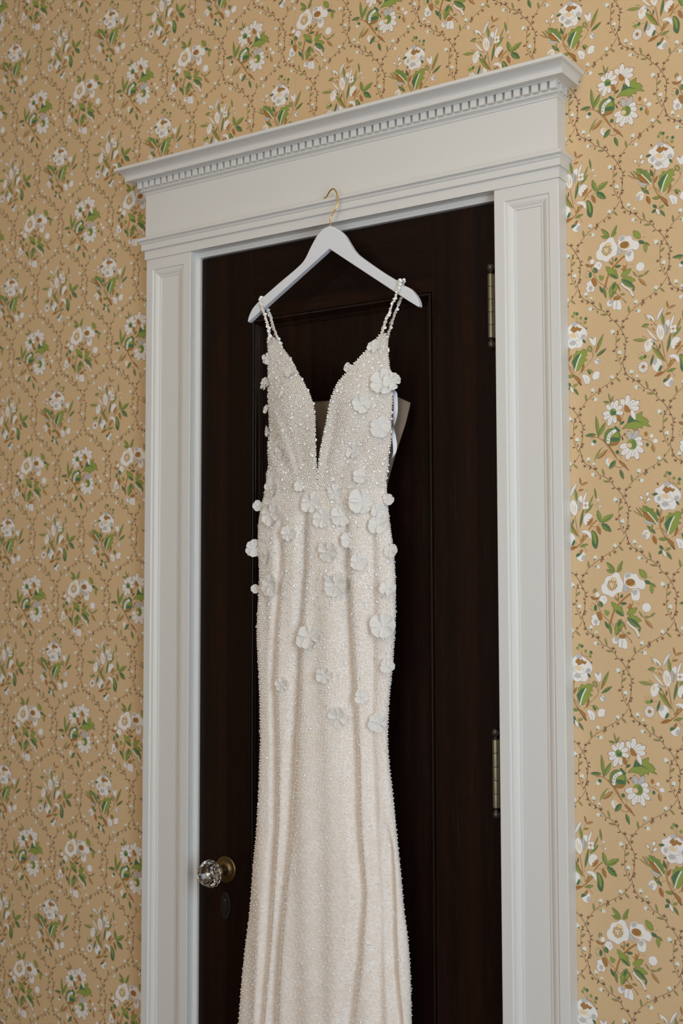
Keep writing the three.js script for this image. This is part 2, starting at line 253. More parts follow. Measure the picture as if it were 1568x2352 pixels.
    leaf(770, 700, 955, 360, 96, INK.white, INK.grey); leaf(935, 820, 895, 520, 72, INK.lime, INK.green); leaf(800, 1170, 520, 820, 70, INK.white, INK.cream); line([[690, 1110], [760, 1160], [840, 1160]], INK.line, 6);
    leaf(1005, 1060, 975, 720, 90, INK.grey, '#aeb0aa'); leaf(1075, 930, 1195, 570, 62, INK.white); blob([[960, 740], [1060, 690], [1090, 740], [1060, 900], [1000, 800]], INK.white);
    for (const [x, y] of [[660, 760], [718, 738], [752, 780], [690, 850], [720, 890]]) ell(x, y, 22, 13, '#8a5f3c', null, 0, 0.9);
    blob([[830, 755], [920, 830], [975, 980], [945, 1120], [885, 1190], [800, 1090], [755, 960], [780, 840]], INK.white, '#8d7673', 6); leaf(870, 1120, 820, 840, 42, INK.cream, null, null); leaf(915, 1090, 890, 880, 22, INK.grey, null, null);
    blob([[480, 1170], [600, 1065], [715, 1125], [690, 1240], [655, 1350], [530, 1425], [475, 1290]], INK.white, '#9a8783', 5); ell(680, 1160, 46, 36, INK.grey); ell(560, 1200, 30, 60, INK.cream, null, 0, 0.2);
    leaf(975, 1685, 655, 1260, 100, INK.lime, INK.green); leaf(975, 1685, 730, 1210, 30, INK.brown); leaf(720, 1260, 705, 1180, 44, INK.dark); leaf(845, 1380, 855, 1240, 38, INK.dark);
    for (let i = 0; i < 10; i++) petal(460, 1740, 460 + Math.cos(i * 0.628) * 132, 1740 + Math.sin(i * 0.628) * 152, 72); ell(460, 1735, 40, 44, INK.brown);
    ell(500, 1500, 36, 50, INK.dark, null, 0, 0.5); ell(420, 1520, 56, 50, INK.lime); line([[410, 1370], [500, 1460]], INK.line, 6); line([[340, 1400], [400, 1450]], INK.line, 5); line([[330, 1470], [365, 1540]], INK.line, 5); line([[530, 1520], [600, 1520], [700, 1480]], INK.vine2, 7);
    leaf(628, 1738, 705, 1480, 56, INK.dark); ell(790, 1740, 120, 158, INK.white, '#9a8783', 6, -0.15); ell(735, 1660, 50, 70, INK.grey, null, 0, 0.5); blob([[880, 1730], [910, 1800], [880, 1890], [800, 1895], [830, 1820]], INK.dark); line([[905, 1800], [950, 1840], [965, 1890]], INK.line, 6);
    line([[1230, 1660], [1130, 1770], [1050, 1850], [940, 1940]], INK.brown, 30); leaf(960, 1920, 715, 2000, 80, INK.brown, '#a86c30'); leaf(1010, 1935, 1235, 1880, 70, INK.green, INK.lime); line([[1110, 1920], [1210, 2070]], INK.line, 7); leaf(1085, 1800, 1110, 1640, 44, INK.olive);
    blob([[930, 2100], [1000, 2060], [1100, 2040], [1170, 2110], [1165, 2220], [1100, 2300], [1000, 2280], [940, 2200]], INK.white, '#9a8783', 6); ell(1110, 2200, 46, 70, INK.grey, null, 0, 0.4); blob([[925, 2110], [990, 2070], [1070, 2110], [1000, 2160], [930, 2190]], INK.dark); leaf(1020, 2130, 1085, 1990, 70, INK.brown);
    const q = (x, y) => [858 + (x - 171.5) * 1.09, 960 + (y - 995) * 1.055], Q = (l) => l.map((p) => q(...p)), lf = (a, b, x, y, w, ...r) => leaf(...q(a, b), ...q(x, y), w, ...r);
    lf(320, 1480, 395, 1060, 66, INK.green, INK.dark); line(Q([[320, 1470], [310, 1590]]), INK.vine2, 7); lf(430, 1160, 625, 950, 80, INK.lime, INK.green); lf(690, 850, 650, 590, 50, INK.green); lf(520, 1015, 620, 760, 44, INK.olive); lf(395, 1150, 430, 1060, 30, INK.tan);
    for (let i = 0; i < 4; i++) { const p = q(450 + Math.cos(i * 1.571 + 0.78) * 46, 975 + Math.sin(i * 1.571 + 0.78) * 62); ell(...p, 46, 48, INK.white, '#9a8783', 5); } ell(...q(450, 975), 52, 54, INK.white); ell(...q(447, 975), 26, 26, INK.tan, '#8d7673', 5);
    ell(...q(505, 1300), 118, 150, INK.white, '#9a8783', 6, 0.25); poly(Q([[465, 1440], [490, 1400], [485, 1350], [530, 1350], [530, 1300], [575, 1300], [580, 1250], [622, 1290], [600, 1380], [540, 1440]]), INK.brown, null);
    line(Q([[530, 1530], [590, 1430], [700, 1340]]), INK.brown, 32); line(Q([[590, 1470], [660, 1490], [740, 1460], [800, 1400]]), INK.vine2, 9); line(Q([[330, 1790], [400, 1720], [480, 1640]]), INK.brown, 34);
    saw(...q(795, 1390), ...q(720, 1110), 110, INK.green, INK.lime); saw(...q(795, 1385), ...q(1070, 1235), 140, INK.lime, INK.green); saw(...q(810, 1415), ...q(1025, 1615), 140, INK.dark, INK.green); lf(710, 1460, 790, 1670, 90, INK.brown);
    blob(Q([[570, 1555], [650, 1570], [715, 1680], [745, 1800], [710, 2000], [640, 1960], [590, 1860], [610, 1730]]), INK.dark, INK.line, 5); blob(Q([[580, 1570], [650, 1600], [700, 1760], [680, 1920], [640, 1790], [620, 1680]]), INK.lime);
    blob(Q([[335, 1590], [390, 1540], [480, 1540], [570, 1600], [590, 1700], [560, 1780], [520, 1680], [440, 1610]]), INK.white, '#8d7673', 5);
    for (const [x, y, r] of [[735, 875, 32], [775, 1025, 30]]) ell(...q(x, y), r, r, INK.white, '#8d7673', 5); ell(...q(712, 990), 38, 44, null, '#8d7673', 6);
  };
  const vines = () => {
    const sprig = (x, y, a, s = 1) => { for (const d of [-0.7, 0, 0.75]) { const l = (d ? 56 : 66) * s; leaf(x, y, x + Math.cos(a + d) * l, y + Math.sin(a + d) * l, 15 * s, INK.vine, null, INK.vine); } };
    const lf = (x, y, a, l = 60, w = 17, col = INK.vine) => leaf(x, y, x + Math.cos(a) * l, y + Math.sin(a) * l, w, col, null, INK.vine);
    const light = [[1352, -336], [1300, -240], [1180, -90], [1000, 10], [870, 110], [700, 230], [630, 310], [540, 440], [480, 570], [425, 670], [410, 740], [405, 980], [440, 1100], [510, 1230]];
    const darkv = [[-342, -336], [-298, -151], [-218, -51], [-148, -11], [-28, 59], [62, 169], [132, 169], [260, 270], [330, 380], [410, 430], [500, 560], [570, 690], [592, 780], [590, 960], [560, 1130], [500, 1232]];
    line(light, INK.vine2, 11); line(darkv, INK.vine, 10);
    bud(-173, -146, -155, -20); bud(-78, 139, 30, 165); bud(345, 605, 410, 710, 40); bud(478, 1000, 445, 1090, 38); bud(780, 78, 745, 185); bud(828, 248, 705, 235); bud(1150, -150, 1110, -60); bud(-70, -60, -60, 40, 26);
    leaf(132, 169, 92, 30, 36, INK.olive, null, INK.vine); leaf(240, 272, 108, 262, 36, INK.olive, null, INK.vine); leaf(660, 280, 640, 145, 38, INK.olive, null, INK.vine); leaf(415, 800, 490, 725, 40, INK.olive, null, INK.vine); leaf(1230, -140, 1310, -60, 36, INK.olive, null, INK.vine);
    sprig(-40, 50, -1.35); sprig(-235, -40, 2.1, 0.9); sprig(245, 235, -1.4); sprig(410, 425, -1.4, 0.95); sprig(520, 520, 0.5); sprig(545, 440, -1.6, 0.9); sprig(380, 980, -2.1, 0.9); sprig(560, 1115, 0.9, 0.9); sprig(585, 1100, -1.2, 0.8); sprig(900, 100, 0.2, 0.9); sprig(915, 80, -1.6, 0.8); sprig(1140, -50, 0.9, 0.9);
    for (const [x, y, a] of [[60, 175, 1.8], [290, 300, -1.5], [330, 385, 2.8], [590, 390, -0.4], [440, 640, -1.7], [415, 660, -0.1], [560, 680, -2.6], [595, 760, -0.9], [590, 790, 0.5], [580, 880, -2.1], [590, 960, -2], [410, 920, -0.9], [445, 1140, 3.0], [490, 1140, -1.5], [570, 1340, -1.4], [610, 1420, 3.4], [880, 110, 1.2], [-120, 5, 2.4], [-260, -110, -2.4], [740, 1540, -1.5], [1250, -170, -1.6], [1050, -10, 1.3]]) lf(x, y, a);
  };
  const put = (f, X, Y, ax, ay, m) => {                            // X, Y in metres from the pattern's origin; m turns drawing units into metres
    c.setTransform(m[0] * k, -m[2] * k, m[1] * k, -m[3] * k, 0, 0);
    const t = c.getTransform();
    c.setTransform(t.a, t.b, t.c, t.d, X * k - (t.a * ax + t.c * ay), -Y * k - (t.b * ax + t.d * ay));
    f();
  };
  const { W, P } = PAPER;
  for (let i = -3; i <= 7; i++) for (let j = -4; j <= 3; j++) put(vines, 0.6257 - PAPER.X0 + i * W / 2, 1.7079 - PAPER.Y0 - (Math.abs(i) % 2) * P / 2 + j * P + P, 502, 893, [1.0227e-4, -2e-6, -5e-6, -9.988e-5]);
  for (let i = -1; i <= 3; i++) for (let j = -3; j <= 1; j++) {
    const odd = Math.abs(i + j) % 2;
    if (odd) { put(D, i * W - 0.00723, j * P - 0.00752, 585, 430, [1.0727e-4, -1.77e-6, -7.4e-7, -1.0163e-4]); put(C, i * W + 0.09229, j * P - 0.17279, 858, 960, [7.979e-5, -1.53e-6, 2.73e-6, -7.71e-5]); }
    else { put(A, i * W, j * P, 608, 440, [1.0784e-4, -1.8e-6, -9e-6, -1.0315e-4]); put(B, i * W + 0.10144, j * P - 0.14884, 1286, 439, [1.0227e-4, -1.99e-6, -4.97e-6, -9.988e-5]); }
  }
});
const paperMat = new THREE.MeshPhysicalMaterial({ map: paperTex, roughness: 0.72, specularIntensity: 0.35 });
// ---------------------------------------------------------------- the room
const PLASTER = mat('#cfc4b0', 0.8);
const paintTex = canvasTexture(512, 512, (c, w, h) => {            // brush marks and small dings in the gloss paint
  c.fillStyle = '#808080'; c.fillRect(0, 0, w, h);
  for (let i = 0; i < 1400; i++) { c.fillStyle = `rgba(${rnd() < 0.5 ? '0,0,0' : '255,255,255'},${rr(0.02, 0.07)})`; c.fillRect(rnd() * w, rnd() * h, rr(1, 3), rr(20, 120)); }
});
paintTex.colorSpace = THREE.NoColorSpace; paintTex.repeat.set(4, 4);
const PAINT = new THREE.MeshPhysicalMaterial({ color: new THREE.Color(0.74, 0.73, 0.705), roughness: 0.38, bumpMap: paintTex, bumpScale: 0.00012, clearcoat: 0.15, clearcoatRoughness: 0.3 });
const woodFloorTex = canvasTexture(512, 512, (c, w, h) => {
  c.fillStyle = '#6d4a2f'; c.fillRect(0, 0, w, h);
  for (let i = 0; i < 1600; i++) { c.fillStyle = `rgba(${rnd() < 0.6 ? '50,28,14' : '150,105,66'},${rr(0.04, 0.16)})`; c.fillRect(rnd() * w, rnd() * h, rr(60, 260), rr(1, 3)); }
});
const FLOOR = new THREE.MeshPhysicalMaterial({ map: woodFloorTex, roughness: 0.4 });
const T = 0.14;                                                      // wall thickness
const OPEN_X = 0.4, OPEN_Y = 2.356;
{
  // wall with the door: masonry behind, wallpaper hung in strips in front of it
  const g = merge([box(ROOM.x0 - T, -OPEN_X, 0, ROOM.h, -T, -0.0008), box(OPEN_X, ROOM.x1 + T, 0, ROOM.h, -T, -0.0008), box(-OPEN_X, OPEN_X, OPEN_Y, ROOM.h, -T, -0.0008)]);
  const wall = structure(mesh('wall_back', g, PLASTER), 'wall covered in tan floral wallpaper around the white door surround', 'wall');
  const SW = 3 * PAPER.W, seams = [];
  for (let x = -0.6365 - 2 * SW; x < ROOM.x1 + SW; x += SW) seams.push(x);
  const uvs = (geo) => { const p = geo.attributes.position, u = geo.attributes.uv; for (let i = 0; i < p.count; i++) u.setXY(i, (p.getX(i) - PAPER.X0) / (2 * PAPER.W), (p.getY(i) - PAPER.Y0) / (2 * PAPER.P)); return geo; };
  for (let s = 0; s < seams.length - 1; s++) {
    const a = Math.max(seams[s] + 0.00025, ROOM.x0), b = Math.min(seams[s + 1] - 0.00025, ROOM.x1);
    if (b - a < 0.01) continue;
    const parts = [], cut = 0.45;                                    // the paper stops behind the casing
    const add = (x0, x1, y0) => { if (x1 - x0 > 0.002) parts.push(box(x0, x1, y0, ROOM.h, -0.0008, 0)); };
    add(a, Math.min(b, -cut), 0); add(Math.max(a, -cut), Math.min(b, cut), 2.42); add(Math.max(a, cut), b, 0);
    if (parts.length) mesh('wallpaper_strip', uvs(merge(parts)), paperMat, wall);
  }
  // left wall, with the same paper
  const lw = metreUV(box(ROOM.x0 - T, ROOM.x0, 0, ROOM.h, 0, ROOM.z1));
  { const u = lw.attributes.uv; for (let i = 0; i < u.count; i++) u.setXY(i, u.getX(i) / (2 * PAPER.W), (u.getY(i) - PAPER.Y0) / (2 * PAPER.P)); }
  structure(mesh('wall_left', lw, paperMat), 'papered side wall meeting the door wall at a corner', 'wall');
  const yr = [WIN_R.y0, WIN_R.y1], z0 = WIN_R.c - WIN_R.w / 2, z1 = WIN_R.c + WIN_R.w / 2;
  const rw = merge([box(ROOM.x1, ROOM.x1 + T, 0, ROOM.h, 0, z0), box(ROOM.x1, ROOM.x1 + T, 0, ROOM.h, z1, ROOM.z1), box(ROOM.x1, ROOM.x1 + T, 0, yr[0], z0, z1), box(ROOM.x1, ROOM.x1 + T, yr[1], ROOM.h, z0, z1)]);
  structure(mesh('wall_right', rw, PLASTER), 'tan side wall with a tall window', 'wall');
  const x0 = WIN_F.c - WIN_F.w / 2, x1 = WIN_F.c + WIN_F.w / 2;
  const fw = merge([box(ROOM.x0 - T, x0, 0, ROOM.h, ROOM.z1, ROOM.z1 + T), box(x1, ROOM.x1 + T, 0, ROOM.h, ROOM.z1, ROOM.z1 + T), box(x0, x1, 0, WIN_F.y0, ROOM.z1, ROOM.z1 + T), box(x0, x1, WIN_F.y1, ROOM.h, ROOM.z1, ROOM.z1 + T)]);
  structure(mesh('wall_front', fw, PLASTER), 'tan wall opposite the door with a tall window', 'wall');
  const fl = metreUV(box(ROOM.x0 - T, ROOM.x1 + T, -0.1, 0, -T, ROOM.z1 + T), 0.8);
  structure(mesh('floor', fl, FLOOR), 'dark brown wooden floor', 'floor');
  structure(mesh('ceiling', box(ROOM.x0 - T, ROOM.x1 + T, ROOM.h, ROOM.h + 0.1, -T, ROOM.z1 + T), mat('#e6e0d4', 0.9)), 'off white plaster ceiling', 'ceiling');
  // windows
  const GLASS = new THREE.MeshPhysicalMaterial({ color: 0xffffff, roughness: 0.02, transmission: 1, thickness: 0, ior: 1.5 });
  const win = (name, w, y0, y1, label) => {
    const o = grp(name), h = y1 - y0;
    mesh('window_frame', merge([box(-w / 2, w / 2, 0, 0.06, 0.02, 0.1), box(-w / 2, w / 2, h - 0.06, h, 0.02, 0.1), box(-w / 2, -w / 2 + 0.06, 0, h, 0.02, 0.1), box(w / 2 - 0.06, w / 2, 0, h, 0.02, 0.1), box(-w / 2, w / 2, h / 2 - 0.03, h / 2 + 0.03, 0.02, 0.1), box(-0.015, 0.015, 0, h, 0.04, 0.08)]), PAINT, o);
    mesh('window_sill', rbox(-w / 2 - 0.06, w / 2 + 0.06, -0.03, 0.0, -0.06, 0.1, 0.006), PAINT, o);
    for (const sx of [-1, 1]) for (const k of [0, 1]) mesh('pane', box(sx < 0 ? -w / 2 + 0.06 : 0.015, sx < 0 ? -0.015 : w / 2 - 0.06, k ? h / 2 + 0.03 : 0.06, k ? h - 0.06 : h / 2 - 0.03, 0.058, 0.061), GLASS, o);
    structure(o, label, 'window'); o.position.y = y0;
    return o;
  };
  const wr = win('window_1', WIN_R.w, WIN_R.y0, WIN_R.y1, 'tall white sash window in the side wall'); wr.position.x = ROOM.x1; wr.position.z = WIN_R.c; wr.rotation.y = Math.PI / 2;
  const wf = win('window_2', WIN_F.w, WIN_F.y0, WIN_F.y1, 'tall white sash window opposite the door'); wf.position.x = WIN_F.c; wf.position.z = ROOM.z1;
}
// ceiling lamp: a warm glass globe on a short stem, above the picture
{
  const lamp = grp('ceiling_lamp'), L = [0.75, 3.02, 1.75];
  const BR = new THREE.MeshPhysicalMaterial({ color: new THREE.Color(0.5, 0.36, 0.16), metalness: 1, roughness: 0.3 });
  const c = new THREE.CylinderGeometry(0.07, 0.06, 0.03, 28); c.translate(L[0], ROOM.h - 0.015, L[2]); mesh('ceiling_plate', c, BR, lamp);
  const s = new THREE.CylinderGeometry(0.009, 0.009, ROOM.h - L[1] - 0.14, 14); s.translate(L[0], (ROOM.h + L[1] + 0.14) / 2 - 0.01, L[2]); mesh('stem', s, BR, lamp);
  const g = new THREE.SphereGeometry(0.15, 40, 28); g.translate(...L); mesh('glass_globe', g, new THREE.MeshPhysicalMaterial({ color: 0xffffff, roughness: 0.5, emissive: new THREE.Color(1, 0.78, 0.52), emissiveIntensity: 0.9 }), lamp);
  const p = new THREE.PointLight(new THREE.Color(1, 0.78, 0.52), 1.1, 0, 2); p.position.set(...L); p.castShadow = true; p.shadow.radius = 6; lamp.add(p);
  lamp.userData.label = 'warm white glass globe lamp hanging from the ceiling'; lamp.userData.category = 'lamp'; scene.add(lamp);
}
// ---------------------------------------------------------------- the white door surround
// a moulding that runs along the left return, the front and the right return; profile points are [x half width, z, y]
function wrapMoulding(profile) {
  const pos = [], idx = [];
  for (const [hx, z, y] of profile) pos.push(-hx, y, 0, -hx, y, z, hx, y, z, hx, y, 0);
  for (let i = 0; i + 1 < profile.length; i++) for (let s = 0; s < 3; s++) { const a = i * 4 + s, b = a + 1, c = a + 4, d = c + 1; idx.push(a, b, d, a, d, c); }
  const e = (profile.length - 1) * 4;
  idx.push(e, e + 1, e + 2, e, e + 2, e + 3, 0, 2, 1, 0, 3, 2);
  let g = new THREE.BufferGeometry(); g.setAttribute('position', new THREE.Float32BufferAttribute(pos, 3)); g.setIndex(idx);
  g = g.toNonIndexed(); g.computeVertexNormals(); g.setAttribute('uv', new THREE.Float32BufferAttribute(new Float32Array(g.attributes.position.count * 2), 2));
  return metreUV(g);
}
const arc = (p0, p1, bulge, n = 6) => {                              // curved profile between two points; bulge > 0 is convex outward and down
  const out = [];
  for (let i = 1; i <= n; i++) { const t = i / n, s = Math.sin(t * Math.PI / 2), c = 1 - Math.cos(t * Math.PI / 2); const a = bulge > 0 ? s : c, b = bulge > 0 ? c : s; out.push([lerp(p0[0], p1[0], a), lerp(p0[1], p1[1], a), lerp(p0[2], p1[2], b)]); }
  return out;
};
{
  const CI = 0.386, CO = 0.5215, CZ = 0.035, CT = 2.349, MY = 2.3225;  // casing inner and outer x, face z, top; panel top
  // each side casing is a board with a long sunk panel edged by an ogee moulding
  function casing(name, label) {
    const o = grp(name);
    const a = 0.4085, b = 0.5015, ym = 0.2;                            // sunk panel
    const bv = 0.0014, sh = new THREE.Shape([[CI, 0], [CO, 0], [CO, CT], [CI, CT]].map((p) => new THREE.Vector2(...p)));
    sh.holes.push(new THREE.Path([[a, ym], [a, MY], [b, MY], [b, ym]].map((p) => new THREE.Vector2(...p))));
    const bd = new THREE.ExtrudeGeometry(sh, { depth: CZ - bv, bevelEnabled: true, bevelThickness: bv, bevelSize: bv, bevelOffset: -bv, bevelSegments: 3 });
    mesh('casing_board', metreUV(bd), PAINT, o);
    mesh('panel', metreUV(box(a, b, ym, MY, 0, CZ - 0.010)), PAINT, o);
    // ogee: offsets inward from the panel's edge and depth below the face
    const prof = [[-0.0004, -0.0012], [0.0012, -0.0030], [0.004, -0.0026], [0.008, -0.0034], [0.012, -0.0055], [0.0155, -0.0078], [0.0185, -0.0080], [0.0192, -0.0100]];
    const ring = (d, z) => [[a + d, ym + d, CZ + z], [b - d, ym + d, CZ + z], [b - d, MY - d, CZ + z], [a + d, MY - d, CZ + z]];
    const pos = [], idx = [];
    for (const [d, z] of prof) for (const p of ring(d, z)) pos.push(...p);
    for (let i = 0; i + 1 < prof.length; i++) for (let s = 0; s < 4; s++) { const q = i * 4 + s, r = i * 4 + (s + 1) % 4; idx.push(q, r, r + 4, q, r + 4, q + 4); }
    let g = new THREE.BufferGeometry(); g.setAttribute('position', new THREE.Float32BufferAttribute(pos, 3)); g.setIndex(idx); g = g.toNonIndexed(); g.computeVertexNormals();
    g.setAttribute('uv', new THREE.Float32BufferAttribute(new Float32Array(g.attributes.position.count * 2), 2));
    mesh('panel_moulding', metreUV(g), PAINT, o);
    return structure(o, label, 'door trim');
  }
  casing('trim_1', 'white painted side casing with sunk panel on the hinge side of the door');
  const left = casing('trim_2', 'white painted side casing with sunk panel on the knob side of the door'); 
  left.children.forEach((m) => {                                      // the mirror image
    const g = m.geometry.index ? m.geometry.toNonIndexed() : m.geometry, p = g.attributes.position, n = g.attributes.normal; m.geometry = g;
    for (let i = 0; i < p.count; i++) { p.setX(i, -p.getX(i)); n.setX(i, -n.getX(i)); }
    for (const at of Object.values(g.attributes)) { const s = at.itemSize, d = at.array; for (let t = 0; t < at.count; t += 3) for (let k = 0; k < s; k++) { const q = d[(t + 1) * s + k]; d[(t + 1) * s + k] = d[(t + 2) * s + k]; d[(t + 2) * s + k] = q; } }
  });
  // the head: architrave bands, frieze, dentil course, cornice
  const head = grp('trim_3');
  mesh('architrave', wrapMoulding([[0.5245, 0.038, 2.3485], [0.5245, 0.038, 2.3690], [0.5290, 0.0435, 2.3692], [0.5297, 0.0445, 2.3705], [0.5297, 0.0445, 2.3830], [0.5305, 0.046, 2.3838], [0.5318, 0.0475, 2.3855], ...arc([0.5318, 0.0475, 2.3855], [0.5352, 0.0525, 2.3895], -1, 4), [0.5358, 0.0545, 2.3905], [0.5362, 0.0550, 2.3935], [0.5358, 0.0545, 2.3965], [0.5345, 0.0525, 2.3978], [0.5235, 0.0385, 2.4010]]), PAINT, head);
  mesh('frieze', wrapMoulding([[0.5225, 0.0375, 2.400], [0.5225, 0.0375, 2.5040]]), PAINT, head);
  mesh('bed_moulding', wrapMoulding([[0.5225, 0.0375, 2.5020], [0.5238, 0.040, 2.5025], ...arc([0.5238, 0.040, 2.5025], [0.5275, 0.0475, 2.5085], -1, 5), [0.5285, 0.0500, 2.5090], [0.5285, 0.0500, 2.5118], [0.5255, 0.0495, 2.5122], [0.5255, 0.0495, 2.5300]]), PAINT, head);
  const DP = 0.01882, teeth = [], n = 28, half = 0.5295;
  const tooth = new RoundedBoxGeometry(0.0124, 0.0150, 0.0105, 2, 0.0009); metreUV(tooth);
  for (let i = -n; i <= n; i++) { const d = mesh('dentil', tooth, PAINT, head); d.position.set(i * (half - 0.0061) / n, 2.5206, 0.0545); teeth.push(d); }
  for (const s of [-1, 1]) for (const z of [0.012, 0.031]) { const d = mesh('dentil', tooth, PAINT, head); d.rotation.y = Math.PI / 2; d.position.set(s * 0.5245, 2.5206, z); }
  mesh('cornice', wrapMoulding([[0.5290, 0.0600, 2.5285], [0.5310, 0.0605, 2.5300], [0.5480, 0.0755, 2.5305], [0.5500, 0.0765, 2.5295], [0.5515, 0.0790, 2.5295], [0.5518, 0.0795, 2.5335], [0.5505, 0.0780, 2.5345], [0.5505, 0.0780, 2.5355], ...arc([0.5505, 0.0780, 2.5355], [0.5600, 0.0990, 2.5480], -1, 9), [0.5618, 0.1020, 2.5486], [0.5626, 0.1035, 2.5495], [0.5626, 0.1035, 2.5555], [0.5618, 0.1025, 2.5562], [0.5500, 0.0800, 2.5568]]), PAINT, head);
  structure(head, 'white painted door head with frieze, dentil course and projecting cornice', 'door trim');
  // jamb: its front edge shows as a narrow strip round the door
  const J = 0.3765, JZ = 0.0125;
  structure(mesh('trim_4', merge([metreUV(rbox(-OPEN_X, -J, 0, 2.3365, -T, JZ, 0.0012)), metreUV(rbox(J, OPEN_X, 0, 2.3365, -T, JZ, 0.0012)), metreUV(rbox(-OPEN_X, OPEN_X, 2.3365, OPEN_Y, -T, JZ, 0.0012)), box(-J, -J + 0.012, 0, 2.3365, -0.07, -0.036), box(J - 0.012, J, 0, 2.3365, -0.07, -0.036), box(-J, J, 2.3245, 2.3365, -0.07, -0.036)]), PAINT), 'white painted door jamb lining the opening', 'door trim');
  // baseboards, below the picture
  structure(mesh('baseboard_back', merge([rbox(ROOM.x0, -0.5215, 0, 0.18, 0, 0.02), rbox(0.5215, ROOM.x1, 0, 0.18, 0, 0.02)].map((g) => metreUV(g))), PAINT), 'white painted baseboard along the door wall', 'baseboard');
}
// ---------------------------------------------------------------- the dark mahogany door
{
  const woodTex = canvasTexture(1024, 1024, (c, w, h) => {
    c.fillStyle = '#170b08'; c.fillRect(0, 0, w, h);
    const cols = ['46,24,11', '12,5,4', '36,16,10', '7,3,3', '56,30,12'];
    for (let i = 0; i < 260; i++) {                                   // broad ribbons of colour, then pores
      const x = rnd() * w, ww = rr(6, 60); const g = c.createLinearGradient(x, 0, x + ww, 0), k = cols[Math.floor(rnd() * 5)], a = rr(0.04, 0.2);
      g.addColorStop(0, `rgba(${k},0)`); g.addColorStop(0.5, `rgba(${k},${a})`); g.addColorStop(1, `rgba(${k},0)`); c.fillStyle = g; c.fillRect(x, 0, ww, h);
    }
    for (let i = 0; i < 5200; i++) { c.fillStyle = `rgba(${rnd() < 0.65 ? '8,3,3' : '80,44,20'},${rr(0.05, 0.22)})`; c.fillRect(rnd() * w, rnd() * h, rr(0.6, 2), rr(20, 150)); }
  });
  const WOOD = new THREE.MeshPhysicalMaterial({ map: woodTex, roughness: 0.38, clearcoat: 0.12, clearcoatRoughness: 0.14, specularIntensity: 0.22 });
  const GLOSS = WOOD.clone(); GLOSS.clearcoat = 0.5; GLOSS.roughness = 0.3;   // same varnish, gloss raised on the moulding to strengthen its highlight lines
  const BRASS = new THREE.MeshPhysicalMaterial({ color: new THREE.Color(0.19, 0.135, 0.06), metalness: 0.95, roughness: 0.32 });
  const OLD = new THREE.MeshPhysicalMaterial({ color: new THREE.Color(0.30, 0.265, 0.19), metalness: 0.9, roughness: 0.3 });
  const BRONZE = new THREE.MeshPhysicalMaterial({ color: new THREE.Color(0.10, 0.085, 0.07), metalness: 0.85, roughness: 0.35 });
  const ESC = new THREE.MeshPhysicalMaterial({ color: new THREE.Color(0.030, 0.026, 0.020), metalness: 0.7, roughness: 0.5 });
  const door = grp('door_1');
  const F = 0.008, BK = -0.036, X = 0.3735, Y1 = 2.3335, PX = 0.231, PT = 2.176, PB = 0.30;
  const turned = (g) => { const u = g.attributes.uv; for (let i = 0; i < u.count; i++) u.setXY(i, u.getY(i), u.getX(i)); return g; };
  mesh('stile', metreUV(rbox(-X, -PX, 0.012, Y1, BK, F, 0.001), 1.6), WOOD, door);
  mesh('stile', metreUV(rbox(PX, X, 0.012, Y1, BK, F, 0.001), 1.6), WOOD, door);
  mesh('rail', turned(metreUV(box(-PX, PX, PT, Y1, BK, F - 0.0002), 1.6)), WOOD, door);
  mesh('rail', turned(metreUV(box(-PX, PX, 0.012, PB, BK, F - 0.0002), 1.6)), WOOD, door);
  const pf = box(-PX, PX, PB, PT, BK + 0.008, -0.0105); mesh('door_panel', metreUV(pf, 1.6), WOOD, door);
  const prof = [[0, 0], [0.0008, -0.0030], [0.0022, -0.0034], [0.0032, 0.0008], [0.0055, 0.0022], [0.0078, 0.0008], [0.0088, -0.0030], [0.0105, -0.0045], [0.0135, -0.0090], [0.0165, -0.0115], [0.0180, -0.0118], [0.0188, -0.0150], [0.0205, -0.0155], [0.0215, -0.0190]];
  const pos = [], idx = [];
  for (const [d, z] of prof) pos.push(-PX + d, PB + d, F + z, PX - d, PB + d, F + z, PX - d, PT - d, F + z, -PX + d, PT - d, F + z);
  for (let i = 0; i + 1 < prof.length; i++) for (let s = 0; s < 4; s++) { const q = i * 4 + s, r = i * 4 + (s + 1) % 4; idx.push(q, r, r + 4, q, r + 4, q + 4); }
  let g = new THREE.BufferGeometry(); g.setAttribute('position', new THREE.Float32BufferAttribute(pos, 3)); g.setIndex(idx); g = g.toNonIndexed(); g.computeVertexNormals();
  g.setAttribute('uv', new THREE.Float32BufferAttribute(new Float32Array(g.attributes.position.count * 2), 2));
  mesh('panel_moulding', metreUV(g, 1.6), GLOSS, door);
  // glass knob on a brass neck and round rose
  const lathe = (pts, n = 40) => { const l = new THREE.LatheGeometry(pts.map((p) => new THREE.Vector2(...p)), n); l.rotateX(Math.PI / 2); return l; };   // axis along +z
  const knob = grp('doorknob'); door.add(knob); knob.position.set(-0.297, 0.9655, F);
  mesh('rose', lathe([[0.0001, 0], [0.0280, 0], [0.0285, 0.0015], [0.0275, 0.0035], [0.0245, 0.0042], [0.0225, 0.0036], [0.0165, 0.0050], [0.0150, 0.0075], [0.0135, 0.0090], [0.0120, 0.0092], [0.0001, 0.0092]]), BRASS, knob).userData.label = 'aged brass rose';
  mesh('neck', lathe([[0.0118, 0.009], [0.0105, 0.012], [0.0100, 0.018], [0.0112, 0.024], [0.0150, 0.028], [0.0165, 0.031], [0.0165, 0.034], [0.0001, 0.034]]), BRASS, knob);
  const GLASS = new THREE.MeshPhysicalMaterial({ color: 0xffffff, roughness: 0.015, transmission: 1, thickness: 0.05, ior: 1.54 });
